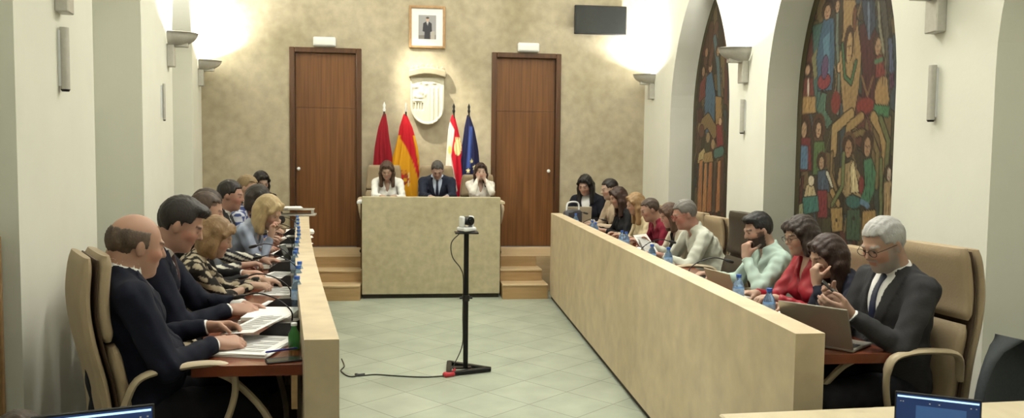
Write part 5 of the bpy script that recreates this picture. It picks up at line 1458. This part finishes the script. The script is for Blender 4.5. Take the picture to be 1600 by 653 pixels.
# ------------------------------------------------------------------ foreground desk, laptops, chair
t = thing('foreground_desk', 'pale wooden desk edge at the bottom right corner', 'desk', (1.99, 2.90, 0))
R = Matrix.Rotation(math.radians(2.5), 3, 'Z')
MB().box((.0, -.38, .865), (1.64, .80, .035), R, .006).build('desktop', M['pale_wood'], t)
for s in (-.72, .72): MB().box((s, -.38, .424), (.04, .66, .845), R).build('side_panel', M['pale_wood'], t)
laptop((1.675, 2.35, .8835), 2, .25, .18, .20, 96, M['black_plastic'], 'laptop with blue screen on the pale desk at the bottom right', screen='on').rotation_euler.z = math.radians(-30)
t = thing('side_table', 'low pale table under the laptop at the bottom left', 'table', (-.90, 2.32, 0))
MB().box((0, 0, .836), (.56, .50, .03), bev=.006).build('tabletop', M['pale_wood'], t)
for sx in (-.25, .25):
    for sy in (-.22, .22): MB().box((sx, sy, .41), (.035, .035, .82)).build('leg', M['black_metal'], t)
laptop((-.93, 2.42, .852), 0, .325, .21, .232, 94, M['black_plastic'], 'laptop with lit blue screen at the bottom left', screen='on').rotation_euler.z = math.radians(18)
# round-backed grey chair at the right edge
t = thing('round_backed_chair', 'dark grey round-backed fabric chair at the right edge', 'chair', (2.83, 3.12, 0), math.radians(-165))
def shell(name, m, th, parent, rr=.30, yo=0.):
    V = []; F = []; n1, n2 = 26, 14
    for s in (0, 1):
        for j in range(n2+1):
            v = j/n2; z = .42+.62*v; w = rr*math.sqrt(max(1-max(0, (v-.35)/.65)**2.2, 0)) if v > .35 else rr*(.86+.14*v/.35)
            for i in range(n1+1):
                u = -1+2*i/n1; x = w*u; y = -.24-.06*v+.10*u*u+yo-(th if s else 0)*(1-.0*abs(u)); V.append((x, y, z))
    k = (n1+1)*(n2+1)
    for j in range(n2):
        for i in range(n1):
            q = j*(n1+1)+i; F.append((q, q+n1+1, q+n1+2, q+1)); F.append((k+q, k+q+1, k+q+n1+2, k+q+n1+1))
    for j in range(n2):
        for i in (0, n1): q = j*(n1+1)+i; F.append((q, q+n1+1, k+q+n1+1, k+q))
    for i in range(n1): F.append((i, i+1, k+i+1, k+i))
    return mesh_obj(name, V, F, m, parent, True)
shell('backrest', M['grey_fabric'], .05, t)
smooth_ang(MB().box((0, .02, .44), (.50, .48, .08), bev=.03).build('seat', M['grey_fabric'], t))
for sx in (-.21, .21):
    for sy in (-.2, .22): smooth_ang(MB().tube([(sx, sy, .41), (sx*1.08, sy*1.1, .0)], .013, 10).build('leg', M['black_metal'], t))

# ------------------------------------------------------------------ lights
def area(loc, size, energy, col, rot=(0, 0, 0), sy=None, spread=180):  # unseen area fill added under the ceiling, not a known lamp
    L = bpy.data.lights.new('unseen_ceiling_fill', 'AREA'); L.size = size; L.energy = energy; L.color = col
    if sy: L.shape = 'RECTANGLE'; L.size_y = sy
    L.spread = math.radians(spread)
    o = bpy.data.objects.new('unseen_ceiling_fill', L); COL.objects.link(o); o.location = loc; o.rotation_euler = rot; return o
area((1.35, 7.7, CEIL-.05), 1.8, 135, (1, .97, .87), sy=.5)
area((1.3, 4.2, CEIL-.05), 1.8, 40, (1, .97, .87), sy=.5, spread=85)
area((0.2, 10.4, CEIL-.05), 1.2, 46, (1, .94, .82), sy=.4)
def spot(loc, tgt, e, ang, blend, col=(1, .93, .76), r=.05):
    L = bpy.data.lights.new('picture_spot', 'SPOT'); L.energy = e; L.spot_size = math.radians(ang); L.spot_blend = blend; L.color = col; L.shadow_soft_size = r
    o = bpy.data.objects.new('picture_spot', L); COL.objects.link(o); o.location = loc
    o.rotation_euler = (Vector(tgt)-Vector(loc)).to_track_quat('-Z', 'Y').to_euler()
spot((-.95, 10.9, 4.9), (.42, 12.07, 2.42), 850, 30, .8)
w = bpy.data.worlds.new('World'); bpy.context.scene.world = w; w.use_nodes = True
w.node_tree.nodes['Background'].inputs[0].default_value = (.5, .52, .48, 1); w.node_tree.nodes['Background'].inputs[1].default_value = .25

# ------------------------------------------------------------------ camera
YAW, PIT, ROLL = math.radians(6.9), math.radians(3.68), math.radians(.65)
f = Vector((math.sin(YAW)*math.cos(PIT), math.cos(YAW)*math.cos(PIT), -math.sin(PIT)))
r = Vector((math.cos(YAW), -math.sin(YAW), 0)); u = r.cross(f)
r2 = r*math.cos(ROLL)+u*math.sin(ROLL); u2 = -r*math.sin(ROLL)+u*math.cos(ROLL)
cam = bpy.data.cameras.new('camera'); co = bpy.data.objects.new('camera', cam); COL.objects.link(co)
co.matrix_world = Matrix(((r2.x, u2.x, -f.x, 0), (r2.y, u2.y, -f.y, 0), (r2.z, u2.z, -f.z, 1.85), (0, 0, 0, 1)))
cam.sensor_width = 36; cam.lens = 36*1250/1600; cam.clip_start = .05
bpy.context.scene.camera = co
vs = bpy.context.scene.view_settings
vs.view_transform = 'Standard'; vs.look = 'None'; vs.gamma = 1; vs.use_curve_mapping = False; vs.exposure = 0.0
